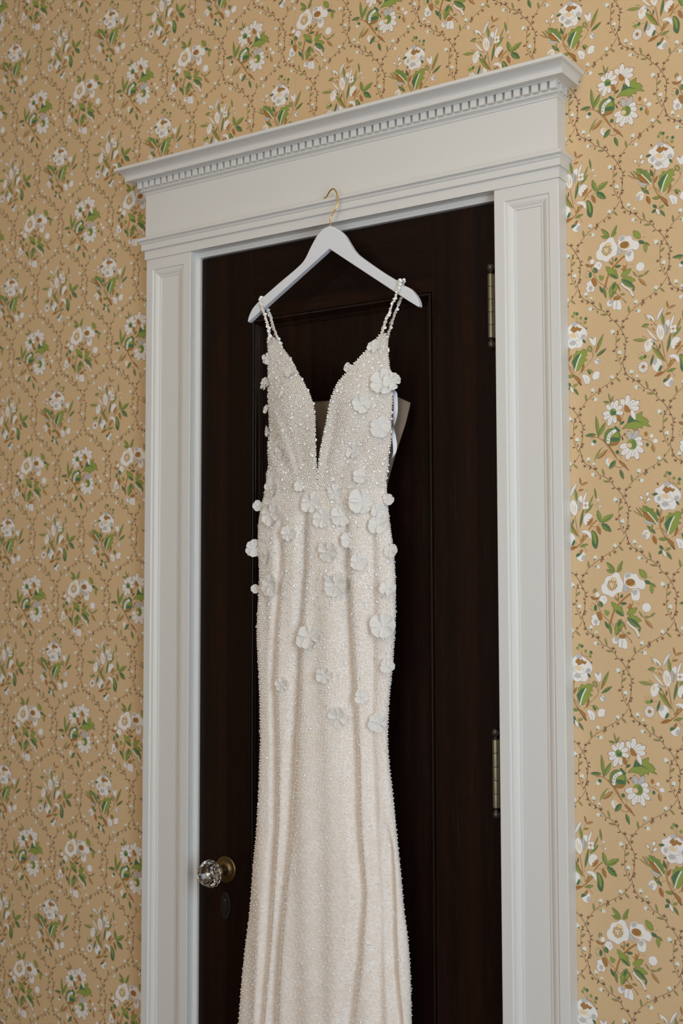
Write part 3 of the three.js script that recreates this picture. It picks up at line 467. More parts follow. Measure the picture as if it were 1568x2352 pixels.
  let kg = lathe([[0.0001, 0.0342], [0.0150, 0.0342], [0.0165, 0.0365], [0.0240, 0.0430], [0.0297, 0.0520], [0.0300, 0.0565], [0.0225, 0.0715], [0.0001, 0.0722]], 12).toNonIndexed(); kg.rotateZ(0.13); kg.computeVertexNormals();
  mesh('knob_glass', kg, GLASS, knob).userData.label = 'clear faceted glass knob';
  let star = lathe([[0.0001, 0.0346], [0.0130, 0.0346], [0.0001, 0.0400]], 12).toNonIndexed(); star.computeVertexNormals();
  mesh('knob_star', star, new THREE.MeshPhysicalMaterial({ color: new THREE.Color(0.75, 0.73, 0.70), metalness: 1, roughness: 0.15 }), knob);
  // oval keyhole plate
  const key = grp('keyhole_plate'); door.add(key); key.position.set(-0.2985, 0.8865, F);
  const oval = (rx, ry, d, b) => { const s = new THREE.Shape(); s.absellipse(0, 0, rx, ry, 0, Math.PI * 2); return new THREE.ExtrudeGeometry(s, { depth: d, bevelEnabled: true, bevelSize: b, bevelThickness: b, bevelSegments: 2, curveSegments: 36 }); };
  mesh('plate', oval(0.0125, 0.0285, 0.0006, 0.0012), ESC, key);
  const cov = mesh('keyhole_cover', oval(0.0058, 0.0160, 0.0008, 0.0008), ESC, key); cov.position.set(0, -0.002, 0.0024);
  const piv = mesh('pivot', lathe([[0.0001, 0.0052], [0.0024, 0.0045], [0.0028, 0.0024], [0.0028, 0.0]], 14), BRONZE, key); piv.position.y = 0.0125;
  // two butt hinges with ball tips
  function hinge(y0, y1) {
    const h = grp('hinge'); door.add(h); const X0 = 0.3674, Z0 = 0.0155, n = 5, l = (y1 - y0) / n;
    for (let i = 0; i < n; i++) {
      const k = new THREE.LatheGeometry([[0.0001, 0.0002], [0.0058, 0.0002], [0.0063, 0.0007], [0.0063, l - 0.0007], [0.0058, l - 0.0002], [0.0001, l - 0.0002]].map((p) => new THREE.Vector2(...p)), 26); k.translate(X0, y0 + i * l, Z0);
      mesh('knuckle', k, OLD, h);
    }
    for (const [yb, s] of [[y1, 1], [y0, -1]]) {
      const t = new THREE.LatheGeometry([[0.0001, 0], [0.0055, 0], [0.0056, 0.0010], [0.0030, 0.0028], [0.0030, 0.0045], [0.0052, 0.0070], [0.0074, 0.0115], [0.0074, 0.0150], [0.0056, 0.0188], [0.0028, 0.0206], [0.0001, 0.0210]].map((p) => new THREE.Vector2(...p)), 26);
      if (s < 0) t.rotateX(Math.PI); t.translate(X0, yb, Z0);
      mesh('ball_tip', t, BRONZE, h).userData.label = 'dark bronze ball tip';
    }
    mesh('leaf', box(X0 + 0.0035, 0.3762, y0, y1, 0.0085, 0.0125), OLD, h);
    mesh('leaf', box(X0 - 0.0010, X0 + 0.0035, y0, y1, 0.0065, 0.0105), OLD, h);
  }
  hinge(2.0639, 2.1901); hinge(1.1594, 1.2880);
  structure(door, 'dark glossy mahogany panelled door with a glass knob', 'door');
}
// ---------------------------------------------------------------- white wooden hanger
{
  const WHITE = new THREE.MeshPhysicalMaterial({ color: new THREE.Color(0.76, 0.78, 0.82), roughness: 0.45 });
  const GOLD = new THREE.MeshPhysicalMaterial({ color: new THREE.Color(0.83, 0.55, 0.20), metalness: 1, roughness: 0.22 });
  const o = grp('clothes_hanger');
  const right = [[0.0237, 2.3311], [0.0413, 2.3214], [0.0572, 2.3067], [0.0698, 2.2873], [0.0824, 2.2693], [0.0995, 2.2533], [0.1501, 2.2154], [0.1937, 2.1864]];
  const left = [[-0.1563, 2.2027], [-0.1070, 2.2310], [-0.0633, 2.2550], [-0.0433, 2.2698], [-0.0268, 2.2945], [-0.0104, 2.3164], [0.0059, 2.3287]];
  const s = new THREE.Shape();
  const spline = (p, first) => { const q = new THREE.SplineCurve(p.map((a) => new THREE.Vector2(...a))).getPoints(p.length * 5); q.forEach((a, i) => { if (first && !i) s.moveTo(a.x, a.y); else s.lineTo(a.x, a.y); }); };
  spline([[0.0150, 2.3310], ...right], true);
  spline([[0.1948, 2.1838], [0.1962, 2.1800], [0.1995, 2.1795]]);
  spline([[0.2026, 2.1797], [0.2130, 2.1735], [0.2217, 2.1650], [0.2319, 2.1507], [0.2361, 2.1368], [0.2345, 2.1335], [0.2317, 2.1338]]);
  s.lineTo(0.2098, 2.1486); s.lineTo(0.0571, 2.2571); s.lineTo(0.0202, 2.2835);
  s.lineTo(-0.1498, 2.1819); s.lineTo(-0.1910, 2.1562);
  spline([[-0.1924, 2.1554], [-0.1940, 2.1590], [-0.1901, 2.1700], [-0.1806, 2.1840], [-0.1640, 2.1976]]);
  spline([[-0.1612, 2.1968], [-0.1590, 2.1975], [-0.1580, 2.2010]]);
  spline([...left]);
  const b = 0.0014, g = new THREE.ExtrudeGeometry(s, { depth: 0.013 - 2 * b, bevelEnabled: true, bevelThickness: b, bevelSize: b, bevelOffset: -b, bevelSegments: 3, curveSegments: 12 });
  g.translate(0, 0, 0.055 + b);
  const body = mesh('body', g, WHITE, o); body.userData.label = 'white painted wooden body';
  const hook = [[0.0193, 2.3270, 0.0615], [0.0193, 2.3498, 0.0615], [0.0242, 2.3584, 0.0615], [0.0322, 2.3679, 0.0615], [0.0371, 2.3792, 0.0612], [0.0371, 2.3914, 0.0605], [0.0323, 2.4045, 0.0590], [0.0243, 2.4126, 0.0570], [0.0162, 2.4122, 0.0550], [0.0085, 2.4065, 0.0530], [0.0020, 2.4005, 0.0515], [-0.0040, 2.3992, 0.0505]];
  const tube = new THREE.TubeGeometry(new THREE.CatmullRomCurve3(hook.map((p) => V3(...p))), 90, 0.00165, 12);
  const tip = new THREE.SphereGeometry(0.00165, 12, 8); tip.translate(...hook[hook.length - 1]);
  mesh('hook', merge([tube, tip]), GOLD, o).userData.label = 'gold metal hook';
  const fer = new THREE.CylinderGeometry(0.0028, 0.0030, 0.003, 18); fer.translate(0.0193, 2.3318, 0.0615); mesh('collar', fer, GOLD, o);
  o.userData.label = 'white wooden clothes hanger with a gold hook on the door head'; o.userData.category = 'hanger';
  scene.add(o);
}
// ---------------------------------------------------------------- beaded wedding dress
{
  const OUT_L = [[-0.1437, 2.1169], [-0.1412, 2.0826], [-0.1412, 2.0467], [-0.1411, 2.0109], [-0.1391, 1.9741], [-0.1375, 1.9383], [-0.1389, 1.8907], [-0.1408, 1.8432], [-0.1454, 1.7959], [-0.1535, 1.7693], [-0.1628, 1.7417], [-0.1678, 1.7055], [-0.1661, 1.6468], [-0.1636, 1.5986], [-0.1681, 1.5283], [-0.1704, 1.4812], [-0.1662, 1.4224], [-0.1619, 1.3638], [-0.16, 1.2945], [-0.1588, 1.259], [-0.1621, 1.1761], [-0.166, 1.1224], [-0.1704, 1.0659], [-0.1796, 1.0098], [-0.1897, 0.8995], [-0.1999, 0.8298], [-0.2083, 0.7611], [-0.215, 0.6919], [-0.218, 0.6636], [-0.246, 0.30]];
  const OUT_R = [[0.1546, 2.0881], [0.1576, 2.0612], [0.1615, 2.0271], [0.1674, 1.9807], [0.1693, 1.9585], [0.167, 1.9139], [0.1626, 1.8695], [0.159, 1.8365], [0.1551, 1.8026], [0.1529, 1.7739], [0.1558, 1.7511], [0.1583, 1.7179], [0.1646, 1.6846], [0.1705, 1.6395], [0.1732, 1.5954], [0.1735, 1.5524], [0.1727, 1.5086], [0.1694, 1.464], [0.1657, 1.4211], [0.1598, 1.3765], [0.1561, 1.3336], [0.1543, 1.2892], [0.1538, 1.2781], [0.1579, 1.2266], [0.1655, 1.1764], [0.1712, 1.1256], [0.1769, 1.075], [0.1846, 1.0132], [0.1901, 0.9507], [0.1967, 0.9144], [0.2023, 0.8649], [0.2048, 0.8029], [0.2059, 0.7409], [0.222, 0.30]];
  const V_L = [[-0.1291, 2.1182], [-0.0963, 2.0832], [-0.0751, 2.0609], [-0.0499, 2.0273], [-0.031, 2.004], [-0.0145, 1.9792], [-0.0043, 1.959], [0.0009, 1.9285], [0.002, 1.878], [0.0035, 1.8321], [0.0046, 1.7864]];
  const V_R = [[0.1444, 2.0925], [0.1285, 2.0734], [0.1042, 2.0485], [0.0817, 2.0228], [0.0566, 1.9934], [0.0425, 1.9639], [0.033, 1.9331], [0.0232, 1.8945], [0.0145, 1.8611], [0.0098, 1.8319], [0.0066, 1.7864]];
  const VALLEYS = [
    { A: 0.021, w: 0.0095, p: [[-0.0932, 1.7338], [-0.0919, 1.6248], [-0.1019, 1.5163], [-0.1108, 1.399], [-0.1072, 1.2648], [-0.1058, 1.0873], [-0.1201, 0.9094], [-0.1365, 0.6862], [-0.15, 0.3]] },
    { A: 0.025, w: 0.0105, p: [[-0.0294, 1.7674], [-0.0306, 1.6239], [-0.0427, 1.4901], [-0.0483, 1.3568], [-0.0615, 1.2235], [-0.068, 1.0911], [-0.0812, 0.9583], [-0.0921, 0.826], [-0.1008, 0.6927], [-0.11, 0.3]] },
    { A: 0.023, w: 0.0115, p: [[0.0678, 1.7365], [0.0756, 1.5351], [0.0804, 1.4053], [0.0862, 1.2767], [0.0949, 1.1071], [0.1080, 0.9831], [0.0990, 0.8558], [0.0781, 0.7253], [0.05, 0.3]] },
    { A: 0.020, w: 0.009, p: [[0.1560, 1.12], [0.1605, 1.0719], [0.1686, 0.9239], [0.1749, 0.8263], [0.1833, 0.7445], [0.19, 0.3]] },
    { A: 0.009, w: 0.011, p: [[0.1250, 1.76], [0.1300, 1.60], [0.1270, 1.45], [0.1220, 1.30], [0.1330, 1.12], [0.1450, 0.95], [0.1500, 0.3]] },
  ];
  const WAIST = 1.778, ZC = 0.062;
  const smooth = (a, b, x) => { const t = Math.min(1, Math.max(0, (x - a) / (b - a))); return t * t * (3 - 2 * t); };
  const soft = (tab, y) => (atY(tab, y + 0.018) + 2 * atY(tab, y) + atY(tab, y - 0.018)) / 4;
  const BZ = [[0.028, 1.79], [0.035, 1.62], [0.036, 1.40], [0.036, 1.25], [0.042, 1.0], [0.047, 0.7], [0.047, 0.3]];
  // skirt: a flattened tube that hangs in long folds; t = 0 in front, +-PI at the back
  function skirt(t, y, lift = 0) {
    const L = soft(OUT_L, y), R = soft(OUT_R, y), h = (R - L) / 2, b = atY(BZ, y), a = Math.sqrt(h * h - b * b * 0.42);
    let x = (L + R) / 2 + a * Math.sin(t), z = ZC + b * Math.cos(t);
    const front = smooth(-0.15, 0.35, Math.cos(t));
    let d = 0;
    for (const v of VALLEYS) { const dx = x - atY(v.p, y); d -= v.A * Math.exp(-(dx / v.w) * (dx / v.w)) * smooth(v.p[0][1] + 0.03, v.p[0][1] - 0.10, y); }
    d += 0.0022 * Math.sin(x * 95 + y * 3.1) * smooth(1.75, 1.5, y) + 0.0016 * Math.sin(x * 41 - y * 9) ;
    z += d * front;
    return V3(x + lift * Math.sin(t), y, z + lift * Math.cos(t));
  }
  // bodice: two cups beside a plunging neckline; side = -1 left, 1 right, u = 0 at the outer edge, 1 at the neckline
  const cupTop = { '-1': 2.117, 1: 2.0915 };
  function bodiceZ(x, y) {
    const L = atY(OUT_L, y), R = atY(OUT_R, Math.min(y, 2.0881)), t = (x - (L + R) / 2) / ((R - L) / 2);
    const B = lerp(0.029, 0.010, smooth(1.96, 2.11, y));
    let z = ZC + B * Math.max(0, 1 - t * t);
    for (const s of [-0.078, 0.098]) z += 0.012 * Math.exp(-Math.pow((x - s) / 0.048, 2) - Math.pow((y - 1.955) / 0.07, 2));
    // boning ridges and the creases that run from the cups to the point of the neckline
    const q = (x + 0.004) / Math.max(0.02, (y - 1.70));
    z += 0.0022 * Math.cos(q * 16) * smooth(1.99, 1.90, y) - 0.0035 * Math.exp(-Math.pow((q + 0.34) / 0.05, 2)) * smooth(2.0, 1.9, y) - 0.003 * Math.exp(-Math.pow((q - 0.24) / 0.05, 2)) * smooth(2.0, 1.9, y);
    const e = smooth(1.85, 1.785, y);                                   // the waist seam follows the top of the skirt
    return lerp(z, ZC + 0.0292 * Math.sqrt(Math.max(0, 1 - t * t * 0.998)) + 0.0016 * Math.sin(x * 41 - y * 9), e);
  }
  function bodice(side, u, y) {
    const o = side < 0 ? atY(OUT_L, y) : atY(OUT_R, y), v = side < 0 ? atY(V_L, y) : atY(V_R, y);
    const x = lerp(o, v, u);
    return V3(x, y, bodiceZ(x, y));
  }
  const lace = (base, threads) => canvasTexture(1024, 1024, (c, w, h) => {             // blush net with fine white embroidery threads; 0.25 m a side
    c.fillStyle = base; c.fillRect(0, 0, w, h);
    for (let i = 0; i < w; i += 5) { c.fillStyle = 'rgba(255,250,246,0.28)'; c.fillRect(i, 0, 1.5, h); c.fillRect(0, i, w, 1.5); }
    c.lineCap = 'round';
    for (let i = 0; i < threads; i++) {
      let x = rnd() * w, y = rnd() * h, a = rnd() * 6.28; c.strokeStyle = `rgba(255,253,252,${rr(0.35, 0.85)})`; c.lineWidth = rr(1.2, 3);
      c.beginPath(); c.moveTo(x, y); for (let k = 0; k < 9; k++) { a += rr(-1.1, 1.1); x += Math.cos(a) * 14; y += Math.sin(a) * 14; c.lineTo(x, y); } c.stroke();
    }
    for (let i = 0; i < 1500; i++) { c.fillStyle = `rgba(255,252,250,${rr(0.3, 0.8)})`; c.beginPath(); c.arc(rnd() * w, rnd() * h, rr(1.5, 5), 0, 7); c.fill(); }
  });
  const laceTex = lace('#eadccf', 1350), netTex = lace('#d6c8bb', 600);
  const NET = new THREE.MeshPhysicalMaterial({ map: netTex, roughness: 0.85, side: THREE.DoubleSide });
  const FABRIC = new THREE.MeshPhysicalMaterial({ map: laceTex, roughness: 0.85, side: THREE.DoubleSide, sheen: 0.3, sheenRoughness: 0.6, sheenColor: new THREE.Color(1, 0.97, 0.94) });
  const PEARL = new THREE.MeshPhysicalMaterial({ color: new THREE.Color(0.91, 0.87, 0.82), roughness: 0.2, clearcoat: 1, clearcoatRoughness: 0.06 });
  const SILVER = new THREE.MeshPhysicalMaterial({ color: new THREE.Color(0.90, 0.87, 0.82), metalness: 0.4, roughness: 0.2 });
  const SEQUIN = new THREE.MeshPhysicalMaterial({ color: new THREE.Color(0.94, 0.94, 0.93), metalness: 0.1, roughness: 0.14, clearcoat: 1, clearcoatRoughness: 0.05, side: THREE.DoubleSide });
  const ORGANZA = new THREE.MeshPhysicalMaterial({ color: new THREE.Color(0.95, 0.93, 0.90), roughness: 0.9, transmission: 0.30, thickness: 0, side: THREE.DoubleSide });
  const SATIN = new THREE.MeshPhysicalMaterial({ color: new THREE.Color(0.80, 0.81, 0.86), roughness: 0.35, side: THREE.DoubleSide });
  const NUDE = new THREE.MeshPhysicalMaterial({ color: new THREE.Color(0.34, 0.26, 0.195), roughness: 0.85, transmission: 0.35, thickness: 0, side: THREE.DoubleSide });
  const dress = grp('wedding_dress');
  const uvm = (p) => [p.x * 4, p.y * 4];
  mesh('skirt', grid(220, 300, (u, v) => skirt((u * 2 - 1) * Math.PI, lerp(1.785, 0.30, v)), (p, u) => [u * 3.2, p.y * 4]), FABRIC, dress).userData.label = 'blush lace skirt with long folds';
  const halves = [];
  for (const s of [-1, 1]) halves.push(grid(60, 130, (u, v) => bodice(s, s < 0 ? u : 1 - u, lerp(cupTop[s], WAIST, v)), uvm));
  mesh('bodice', merge(halves), NET, dress).userData.label = 'densely beaded bodice with a plunging neckline';
  // sheer back panel
  const BACK_R = [[0.1620, 1.9625], [0.1896, 1.9487], [0.1791, 1.909], [0.1582, 1.8499], [0.142, 1.7992], [0.1351, 1.7766]];
  const backTop = (x) => 1.9712 - 0.03 * x + (x > 0.155 ? -(x - 0.155) * 0.45 : 0);
  const backGeo = grid(60, 40, (u, v) => { const xr0 = 0.1896, yt = backTop(lerp(-0.118, xr0, u)), y = lerp(yt, 1.765, v), xr = v < 0.02 ? xr0 : Math.min(xr0, atY(BACK_R, Math.min(y, 1.9487))), x = lerp(-0.118, xr, u); return V3(x, y, 0.032 + 0.006 * Math.sin(x * 30 + y * 6) * (1 - v)); });
  mesh('back_panel', backGeo, NUDE, dress).userData.label = 'sheer nude mesh back panel';
  const hemPts = []; for (let i = 0; i <= 40; i++) { const x = lerp(-0.118, 0.1896, i / 40); hemPts.push(V3(x, backTop(x), 0.0325 + 0.006 * Math.sin(x * 30 + backTop(x) * 6))); }
  mesh('back_hem', new THREE.TubeGeometry(new THREE.CatmullRomCurve3(hemPts), 80, 0.0008, 6), NUDE, dress);
  // satin loop that slips out at the side
  function ribbon(name, pts, w, dirs, m) {
    const c = new THREE.CatmullRomCurve3(pts.map((p) => V3(...p)));
    return mesh(name, grid(4, 70, (u, v) => { const p = c.getPoint(v), k = v * (dirs.length - 1), i = Math.min(dirs.length - 2, Math.floor(k)), d = V3(...dirs[i]).lerp(V3(...dirs[i + 1]), k - i).normalize(); return p.addScaledVector(d, (u - 0.5) * w); }), m, dress);
  }
  ribbon('loop_ribbon', [[0.1600, 1.9740, 0.046], [0.1675, 1.9692, 0.050], [0.1698, 1.9521, 0.051], [0.1690, 1.9297, 0.050], [0.1650, 1.9080, 0.050], [0.1636, 1.8973, 0.051], [0.1662, 1.8792, 0.052], [0.1680, 1.8623, 0.051], [0.1650, 1.8447, 0.050], [0.1500, 1.8280, 0.049]], 0.0085, [[0.6, 0.6, -0.4], [0.9, 0.1, -0.4], [0.95, 0, -0.3], [0.6, -0.3, 0.6], [0.9, -0.2, -0.4], [0.7, 0.5, -0.4], [0.5, 0.9, -0.2]], SATIN).userData.label = 'white satin hanging loop';
  // straps: each shoulder has a front and a back strand over the hanger
  const STRAPS = [
    [[0.1895, 2.1880, 0.0515], [0.1912, 2.1930, 0.0540], [0.1925, 2.1948, 0.0615], [0.1925, 2.1915, 0.0695], [0.1920, 2.1800, 0.0715], [0.1883, 2.1693, 0.0715], [0.1765, 2.1472, 0.0710], [0.1655, 2.1250, 0.0705], [0.1576, 2.1073, 0.0705], [0.1500, 2.0890, 0.0700]],
    [[0.1895, 2.1880, 0.0512], [0.1849, 2.1627, 0.0492], [0.1780, 2.1509, 0.0490], [0.1680, 2.1309, 0.0490], [0.1580, 2.1091, 0.0480], [0.1500, 2.0862, 0.0470], [0.1440, 2.0500, 0.0430], [0.1350, 1.9690, 0.0340]],
    [[-0.1605, 2.1990, 0.0515], [-0.1598, 2.2055, 0.0540], [-0.1590, 2.2075, 0.0615], [-0.1580, 2.2035, 0.0698], [-0.1565, 2.1950, 0.0716], [-0.1517, 2.1788, 0.0718], [-0.1434, 2.1592, 0.0710], [-0.1352, 2.1343, 0.0715], [-0.1318, 2.1180, 0.0715], [-0.1330, 2.1040, 0.0715]],
    [[-0.1605, 2.1990, 0.0512], [-0.1553, 2.1835, 0.0495], [-0.1470, 2.1663, 0.0492], [-0.1387, 2.1426, 0.0500], [-0.1288, 2.1188, 0.0495], [-0.1190, 2.0951, 0.0480], [-0.1120, 2.0500, 0.0420], [-0.1000, 1.9740, 0.0345]],
  ];
  const pearls = [], bugles = [], sequins = [], minis = [];               // [position, normal, size]
  STRAPS.forEach((pts) => {
    const c = new THREE.CatmullRomCurve3(pts.map((p) => V3(...p)));
    mesh('strap', grid(4, 60, (u, v) => c.getPoint(v).add(V3((u - 0.5) * 0.0052, (u - 0.5) * 0.0012, 0.0006 * Math.sin(u * Math.PI))), uvm), FABRIC, dress);
    const n = 46;
    for (let i = 1; i < n; i++) {
      const p = c.getPoint(i / n); if (p.y < 2.08 && p.z < 0.047) continue;
      for (const s of [-1, 1]) { if (rnd() < 0.3) continue; const q = p.clone().add(V3(s * rr(0.0022, 0.0034), rr(-0.001, 0.001), rr(-0.0004, 0.0012))); (rnd() < 0.25 ? sequins : pearls).push([q, V3(s * 0.6, 0.2, 0.8).normalize(), rr(0.9, 1.35)]); }
      if (rnd() < 0.7) pearls.push([p.clone().add(V3(rr(-0.0015, 0.0015), 0, 0.0014)), V3(0, 0, 1), rr(0.7, 1)]);
      if (rnd() < 0.10) sequins.push([p.clone().add(V3(rr(-0.002, 0.002), 0, 0.0018)), V3(rr(-0.3, 0.5), rr(-0.2, 0.4), 1).normalize(), 1]);
    }
  });
  const normalAt = (f, a, y, e = 0.004) => { const out = f === skirt ? V3(Math.sin(a), 0, Math.cos(a)) : V3(0, 0, 1); const p = f(a, y), u = f(a + e, y).sub(p), v = f(a, y - 0.004).sub(p); const n = u.cross(v).normalize(); return n.dot(out) < 0 ? n.multiplyScalar(-1) : n; };
  // beads in offset rows; the spacing opens out down the skirt
  function strew(f, a0, a1, y0, y1, spacing, sink) {
    let row = 0;
    for (let y = y0; y > y1;) {
      const s = spacing(y); let acc = (row++ % 2) * s * 0.5 + rr(0, s * 0.3), last = f(a0, y); const N = 260;
      for (let i = 1; i <= N; i++) {
        const a = lerp(a0, a1, i / N), p = f(a, y); acc += p.distanceTo(last); last = p;
        if (acc >= s) { acc -= s; sink(a, y + rr(-0.25, 0.25) * s, s); }
      }
      y -= s * 0.8;
    }
  }
  const facing = (n) => (n.z < 0 && n.x < 0.2 ? n.multiplyScalar(-1) : n);
  strew((a, y) => skirt(a, y), -1.75, 1.9, 1.784, 0.58, (y) => lerp(0.0058, 0.0125, smooth(1.50, 0.95, y)), (a, y, s) => {
    const n = normalAt(skirt, a, y), p = skirt(a, y).addScaledVector(n, 0.0009); pearls.push([p, n, rr(0.85, 1.15)]);
  });
  strew((a, y) => skirt(a, y), -1.75, 1.9, 1.785, 0.75, (y) => lerp(0.0046, 0.020, smooth(1.66, 1.15, y)), (a, y, s) => {
    const aa = a + rr(-0.012, 0.012), n = normalAt(skirt, aa, y), p = skirt(aa, y).addScaledVector(n, 0.0006); minis.push([p, n, rr(0.7, 1.5)]);
  });
  strew((a, y) => skirt(a, y), -1.7, 1.85, 1.785, 0.70, (y) => lerp(0.0052, 0.05, smooth(1.74, 1.30, y)), (a, y, s) => {
    const aa = a + rr(-0.02, 0.02), n = normalAt(skirt, aa, y), p = skirt(aa, y).addScaledVector(n, 0.0007); bugles.push([p, n, rr(0.8, 1.2)]);
  });
  strew((a, y) => skirt(a, y), -1.6, 1.8, 1.76, 0.70, (y) => lerp(0.019, 0.075, smooth(1.60, 1.00, y)), (a, y, s) => {
    const aa = a + rr(-0.06, 0.06), yy = y + rr(-0.4, 0.4) * s, n = normalAt(skirt, aa, yy), p = skirt(aa, yy).addScaledVector(n, 0.0016); n.add(V3(rr(-0.5, 0.5), rr(-0.5, 0.5), 0)).normalize(); sequins.push([p, n, rr(0.75, 1.1)]);
  });
  for (const s of [-1, 1]) {
    const f = (u, y) => bodice(s, u, y), nrm = (u, y) => { const n = normalAt(f, Math.min(u, 0.99), y); return n.z < 0 ? n.multiplyScalar(-1) : n; };
    const top = cupTop[s] - 0.004;
    strew(f, 0, 1, top, WAIST, () => 0.0050, (u, y) => { const n = nrm(u, y); pearls.push([f(u, y).addScaledVector(n, 0.0009), n, rr(0.85, 1.2)]); });
    strew(f, 0, 1, top, WAIST, () => 0.0036, (u, y) => { const uu = Math.min(1, Math.max(0, u + rr(-0.02, 0.02))), n = nrm(uu, y); bugles.push([f(uu, y).addScaledVector(n, 0.0006), n, rr(0.8, 1.2)]); });
    strew(f, 0, 1, top, WAIST, () => 0.0046, (u, y) => { const uu = Math.min(1, Math.max(0, u + rr(-0.02, 0.02))), n = nrm(uu, y); minis.push([f(uu, y).addScaledVector(n, 0.0006), n, rr(0.7, 1.5)]); });
    strew(f, 0.03, 0.97, top - 0.02, WAIST, () => 0.0150, (u, y, q) => { const uu = Math.min(1, Math.max(0, u + rr(-0.06, 0.06))), yy = y + rr(-0.4, 0.4) * q, n = nrm(uu, yy), p = f(uu, yy).addScaledVector(n, 0.0016); n.add(V3(rr(-0.5, 0.5), rr(-0.5, 0.5), 0)).normalize(); sequins.push([p, n, rr(0.7, 1.15)]); });
    for (let y = top; y > WAIST; y -= 0.0042) for (const e of [0, 1]) { const p = f(e, y), d = (e ? -s : s) * -1; pearls.push([p.add(V3((e ? -s : s) * 0.0012, rr(-0.001, 0.001), 0.0006)), V3(d, 0, 0.5).normalize(), rr(0.9, 1.5)]); if (rnd() < 0.12) sequins.push([f(e, y).add(V3((e ? -s : s) * 0.0025, 0, 0.001)), V3((e ? -s : s), rr(-0.4, 0.4), 0.8).normalize(), rr(0.7, 1)]); }
  }
  // everything strewn is sewn on by the thousand: one part of each kind
  function sewn(name, geo, m, list, label, spin) {
    const o = new THREE.InstancedMesh(geo, m, list.length), q = new THREE.Quaternion(), r = new THREE.Quaternion(), M = new THREE.Matrix4(), up = V3(0, 0, 1);
    list.forEach(([p, n, s], i) => { q.setFromUnitVectors(up, n); if (spin) q.multiply(r.setFromAxisAngle(up, rnd() * 6.28)); M.compose(p, q, V3(s, s, s)); o.setMatrixAt(i, M); });
    o.name = name; o.castShadow = o.receiveShadow = true; o.userData.kind = 'stuff'; o.userData.label = label; dress.add(o);
  }
  sewn('pearl_beads', new THREE.IcosahedronGeometry(0.00125, 2), PEARL, pearls, 'tiny pearl beads sewn in rows');
  const bug = new THREE.CylinderGeometry(0.00055, 0.00055, 0.0030, 6); bug.rotateZ(Math.PI / 2);
  sewn('bugle_beads', bug, SILVER, bugles, 'tiny silver bugle beads', true);
  sewn('seed_beads', new THREE.IcosahedronGeometry(0.0008, 1), PEARL, minis, 'tiny white seed beads');
  const cup = new THREE.LatheGeometry([[0.00045, 0.0001], [0.0013, 0], [0.0024, 0.0005], [0.0028, 0.0009]].map((p) => new THREE.Vector2(...p)), 14); cup.rotateX(Math.PI / 2);
  sewn('sequins', cup, SEQUIN, sequins, 'small iridescent cup sequins');
  // organza flowers
  const FLOWERS = [[0.1514,1.9874,0.0269], [0.17,1.991,0.019], [0.1135,1.9458,0.0184], [0.1477,1.8983,0.0208], [0.0892,1.8532,0.0149], [0.1068,1.8021,0.0165], [0.1114,1.7515,0.0269], [0.1413,1.731,0.0138], [-0.1153,1.7322,0.0255], [-0.161,1.7555,0.0119], [-0.1706,1.6641,0.0184], [-0.1313,1.6433,0.0173], [-0.1143,1.5842,0.0237], [-0.1675,1.578,0.011], [-0.0683,2.0324,0.0165], [-0.1441,2.0705,0.0121], [-0.1449,2.0154,0.0158], [-0.1412,1.96,0.0102], [-0.1403,1.9136,0.012], [-0.0966,1.8653,0.0155], [-0.0854,1.9841,0.0082], [-0.0072,1.7525,0.0205], [-0.0342,1.7868,0.0135], [0.0482,1.7721,0.0167], [0.0636,1.7229,0.0228], [0.0206,1.7185,0.0195], [0.1416,1.7026,0.0198], [-0.0627,1.6917,0.018], [0.0845,1.6742,0.0174], [0.0365,1.6509,0.0229], [0.1072,1.6303,0.0173], [0.165,1.6504,0.0154], [0.0538,1.5849,0.0246], [0.1605,1.5764,0.0171], [-0.0346,1.5472,0.0134], [-0.0096,1.4783,0.0276], [0.1537,1.5032,0.0257], [0.0306,1.4029,0.0177], [0.159,1.4247,0.0154], [-0.0799,1.3807,0.0163], [0.1087,1.3623,0.0148], [0.0588,1.3202,0.0211], [0.1388,1.3132,0.019], [0.159,1.7531,0.012], [0.1298,2.0638,0.014], [0.0775,2.0247,0.0106], [-0.1194,1.7887,0.0201]];               // x, y, radius
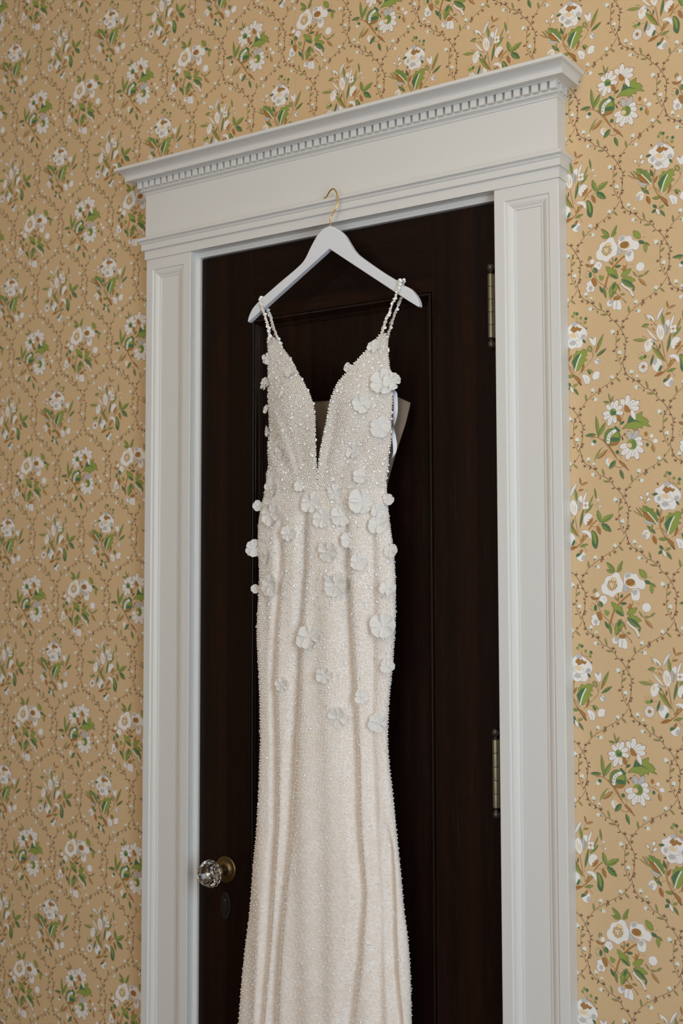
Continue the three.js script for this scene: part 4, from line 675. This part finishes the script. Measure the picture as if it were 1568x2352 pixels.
  function organzaFlower(R) {
    const list = [], n = R < 0.012 ? 4 : 5;
    for (let k = 0; k < n; k++) {
      const a0 = k / n * 6.2832 + rr(-0.2, 0.2), wid = 6.2832 / n * rr(0.62, 0.78), len = R * rr(0.90, 1.08), rise = rr(0.02, 0.30), roll = rr(-0.10, 0.10), ph = rnd() * 6;
      list.push(grid(8, 7, (u, v) => {
        const s = u * 2 - 1, w = Math.sqrt(Math.max(0, 1 - Math.pow(Math.abs(s), 3.2)));        // rounded outer edge
        const r = lerp(0.03, (0.42 + 0.58 * w) * (1 + 0.03 * Math.sin(s * 11 + ph)), v) * len, a = a0 + s * wid * (0.75 + 0.25 * v);
        const z = R * (rise * v * v + roll * s * v + 0.07 * Math.sin(s * 7 + ph) * v * v) + R * 0.02 * k;
        return V3(Math.cos(a) * r, Math.sin(a) * r, z);
      }));
    }
    return merge(list);
  }
  const centre = new THREE.IcosahedronGeometry(0.0014, 2);
  FLOWERS.forEach(([x, y, R]) => {
    let p, n;
    if (y > 1.785) {
      const s = x < 0.004 ? -1 : 1, e = 0.003, L = atY(OUT_L, y), Rr = atY(OUT_R, Math.min(y, 2.088)), xc = Math.min(Rr - 0.004, Math.max(L + 0.004, x)), z = bodiceZ(xc, y);
      n = V3(-(bodiceZ(xc + e, y) - z) / e, -(bodiceZ(xc, y + e) - z) / e, 1).normalize(); p = V3(x, y, z);
    } else {
      const L = soft(OUT_L, y), Rr = soft(OUT_R, y), b = atY(BZ, y), h = (Rr - L) / 2, a = Math.sqrt(h * h - b * b * 0.42), t = Math.asin(Math.max(-1, Math.min(1, (x - (L + Rr) / 2) / a)));
      p = skirt(t, y); n = V3(Math.sin(t) * 0.45, 0.05, Math.cos(t) + 0.3).normalize(); p.x = x;
      if (Math.abs(Math.sin(t)) > 0.93) { n = V3(0.22, 0.1, 0.9).normalize(); p.x += Math.sign(t) * R * 0.35; p.z += 0.004; }   // these stand out from the side seam
    }
    n.add(V3(rr(-0.1, 0.3), rr(-0.15, 0.25), 0)).normalize();
    const f = mesh('flower', organzaFlower(R), ORGANZA, dress); f.position.copy(p).addScaledVector(n, 0.0022);
    f.quaternion.setFromUnitVectors(V3(0, 0, 1), n);
    f.userData.label = 'white organza flower';
    const hub = [0, 1, 2, 3].map((i) => { const g = centre.clone(); g.translate(i ? Math.cos(i * 2.1) * 0.0019 : 0, i ? Math.sin(i * 2.1) * 0.0019 : 0, 0.0022); return g; });
    mesh('flower_centre', merge(hub), PEARL, f);
  });
  dress.userData.label = 'white beaded wedding dress with organza flowers hanging from the hanger'; dress.userData.category = 'dress';
  scene.add(dress);
}
renderer.render(scene, camera);
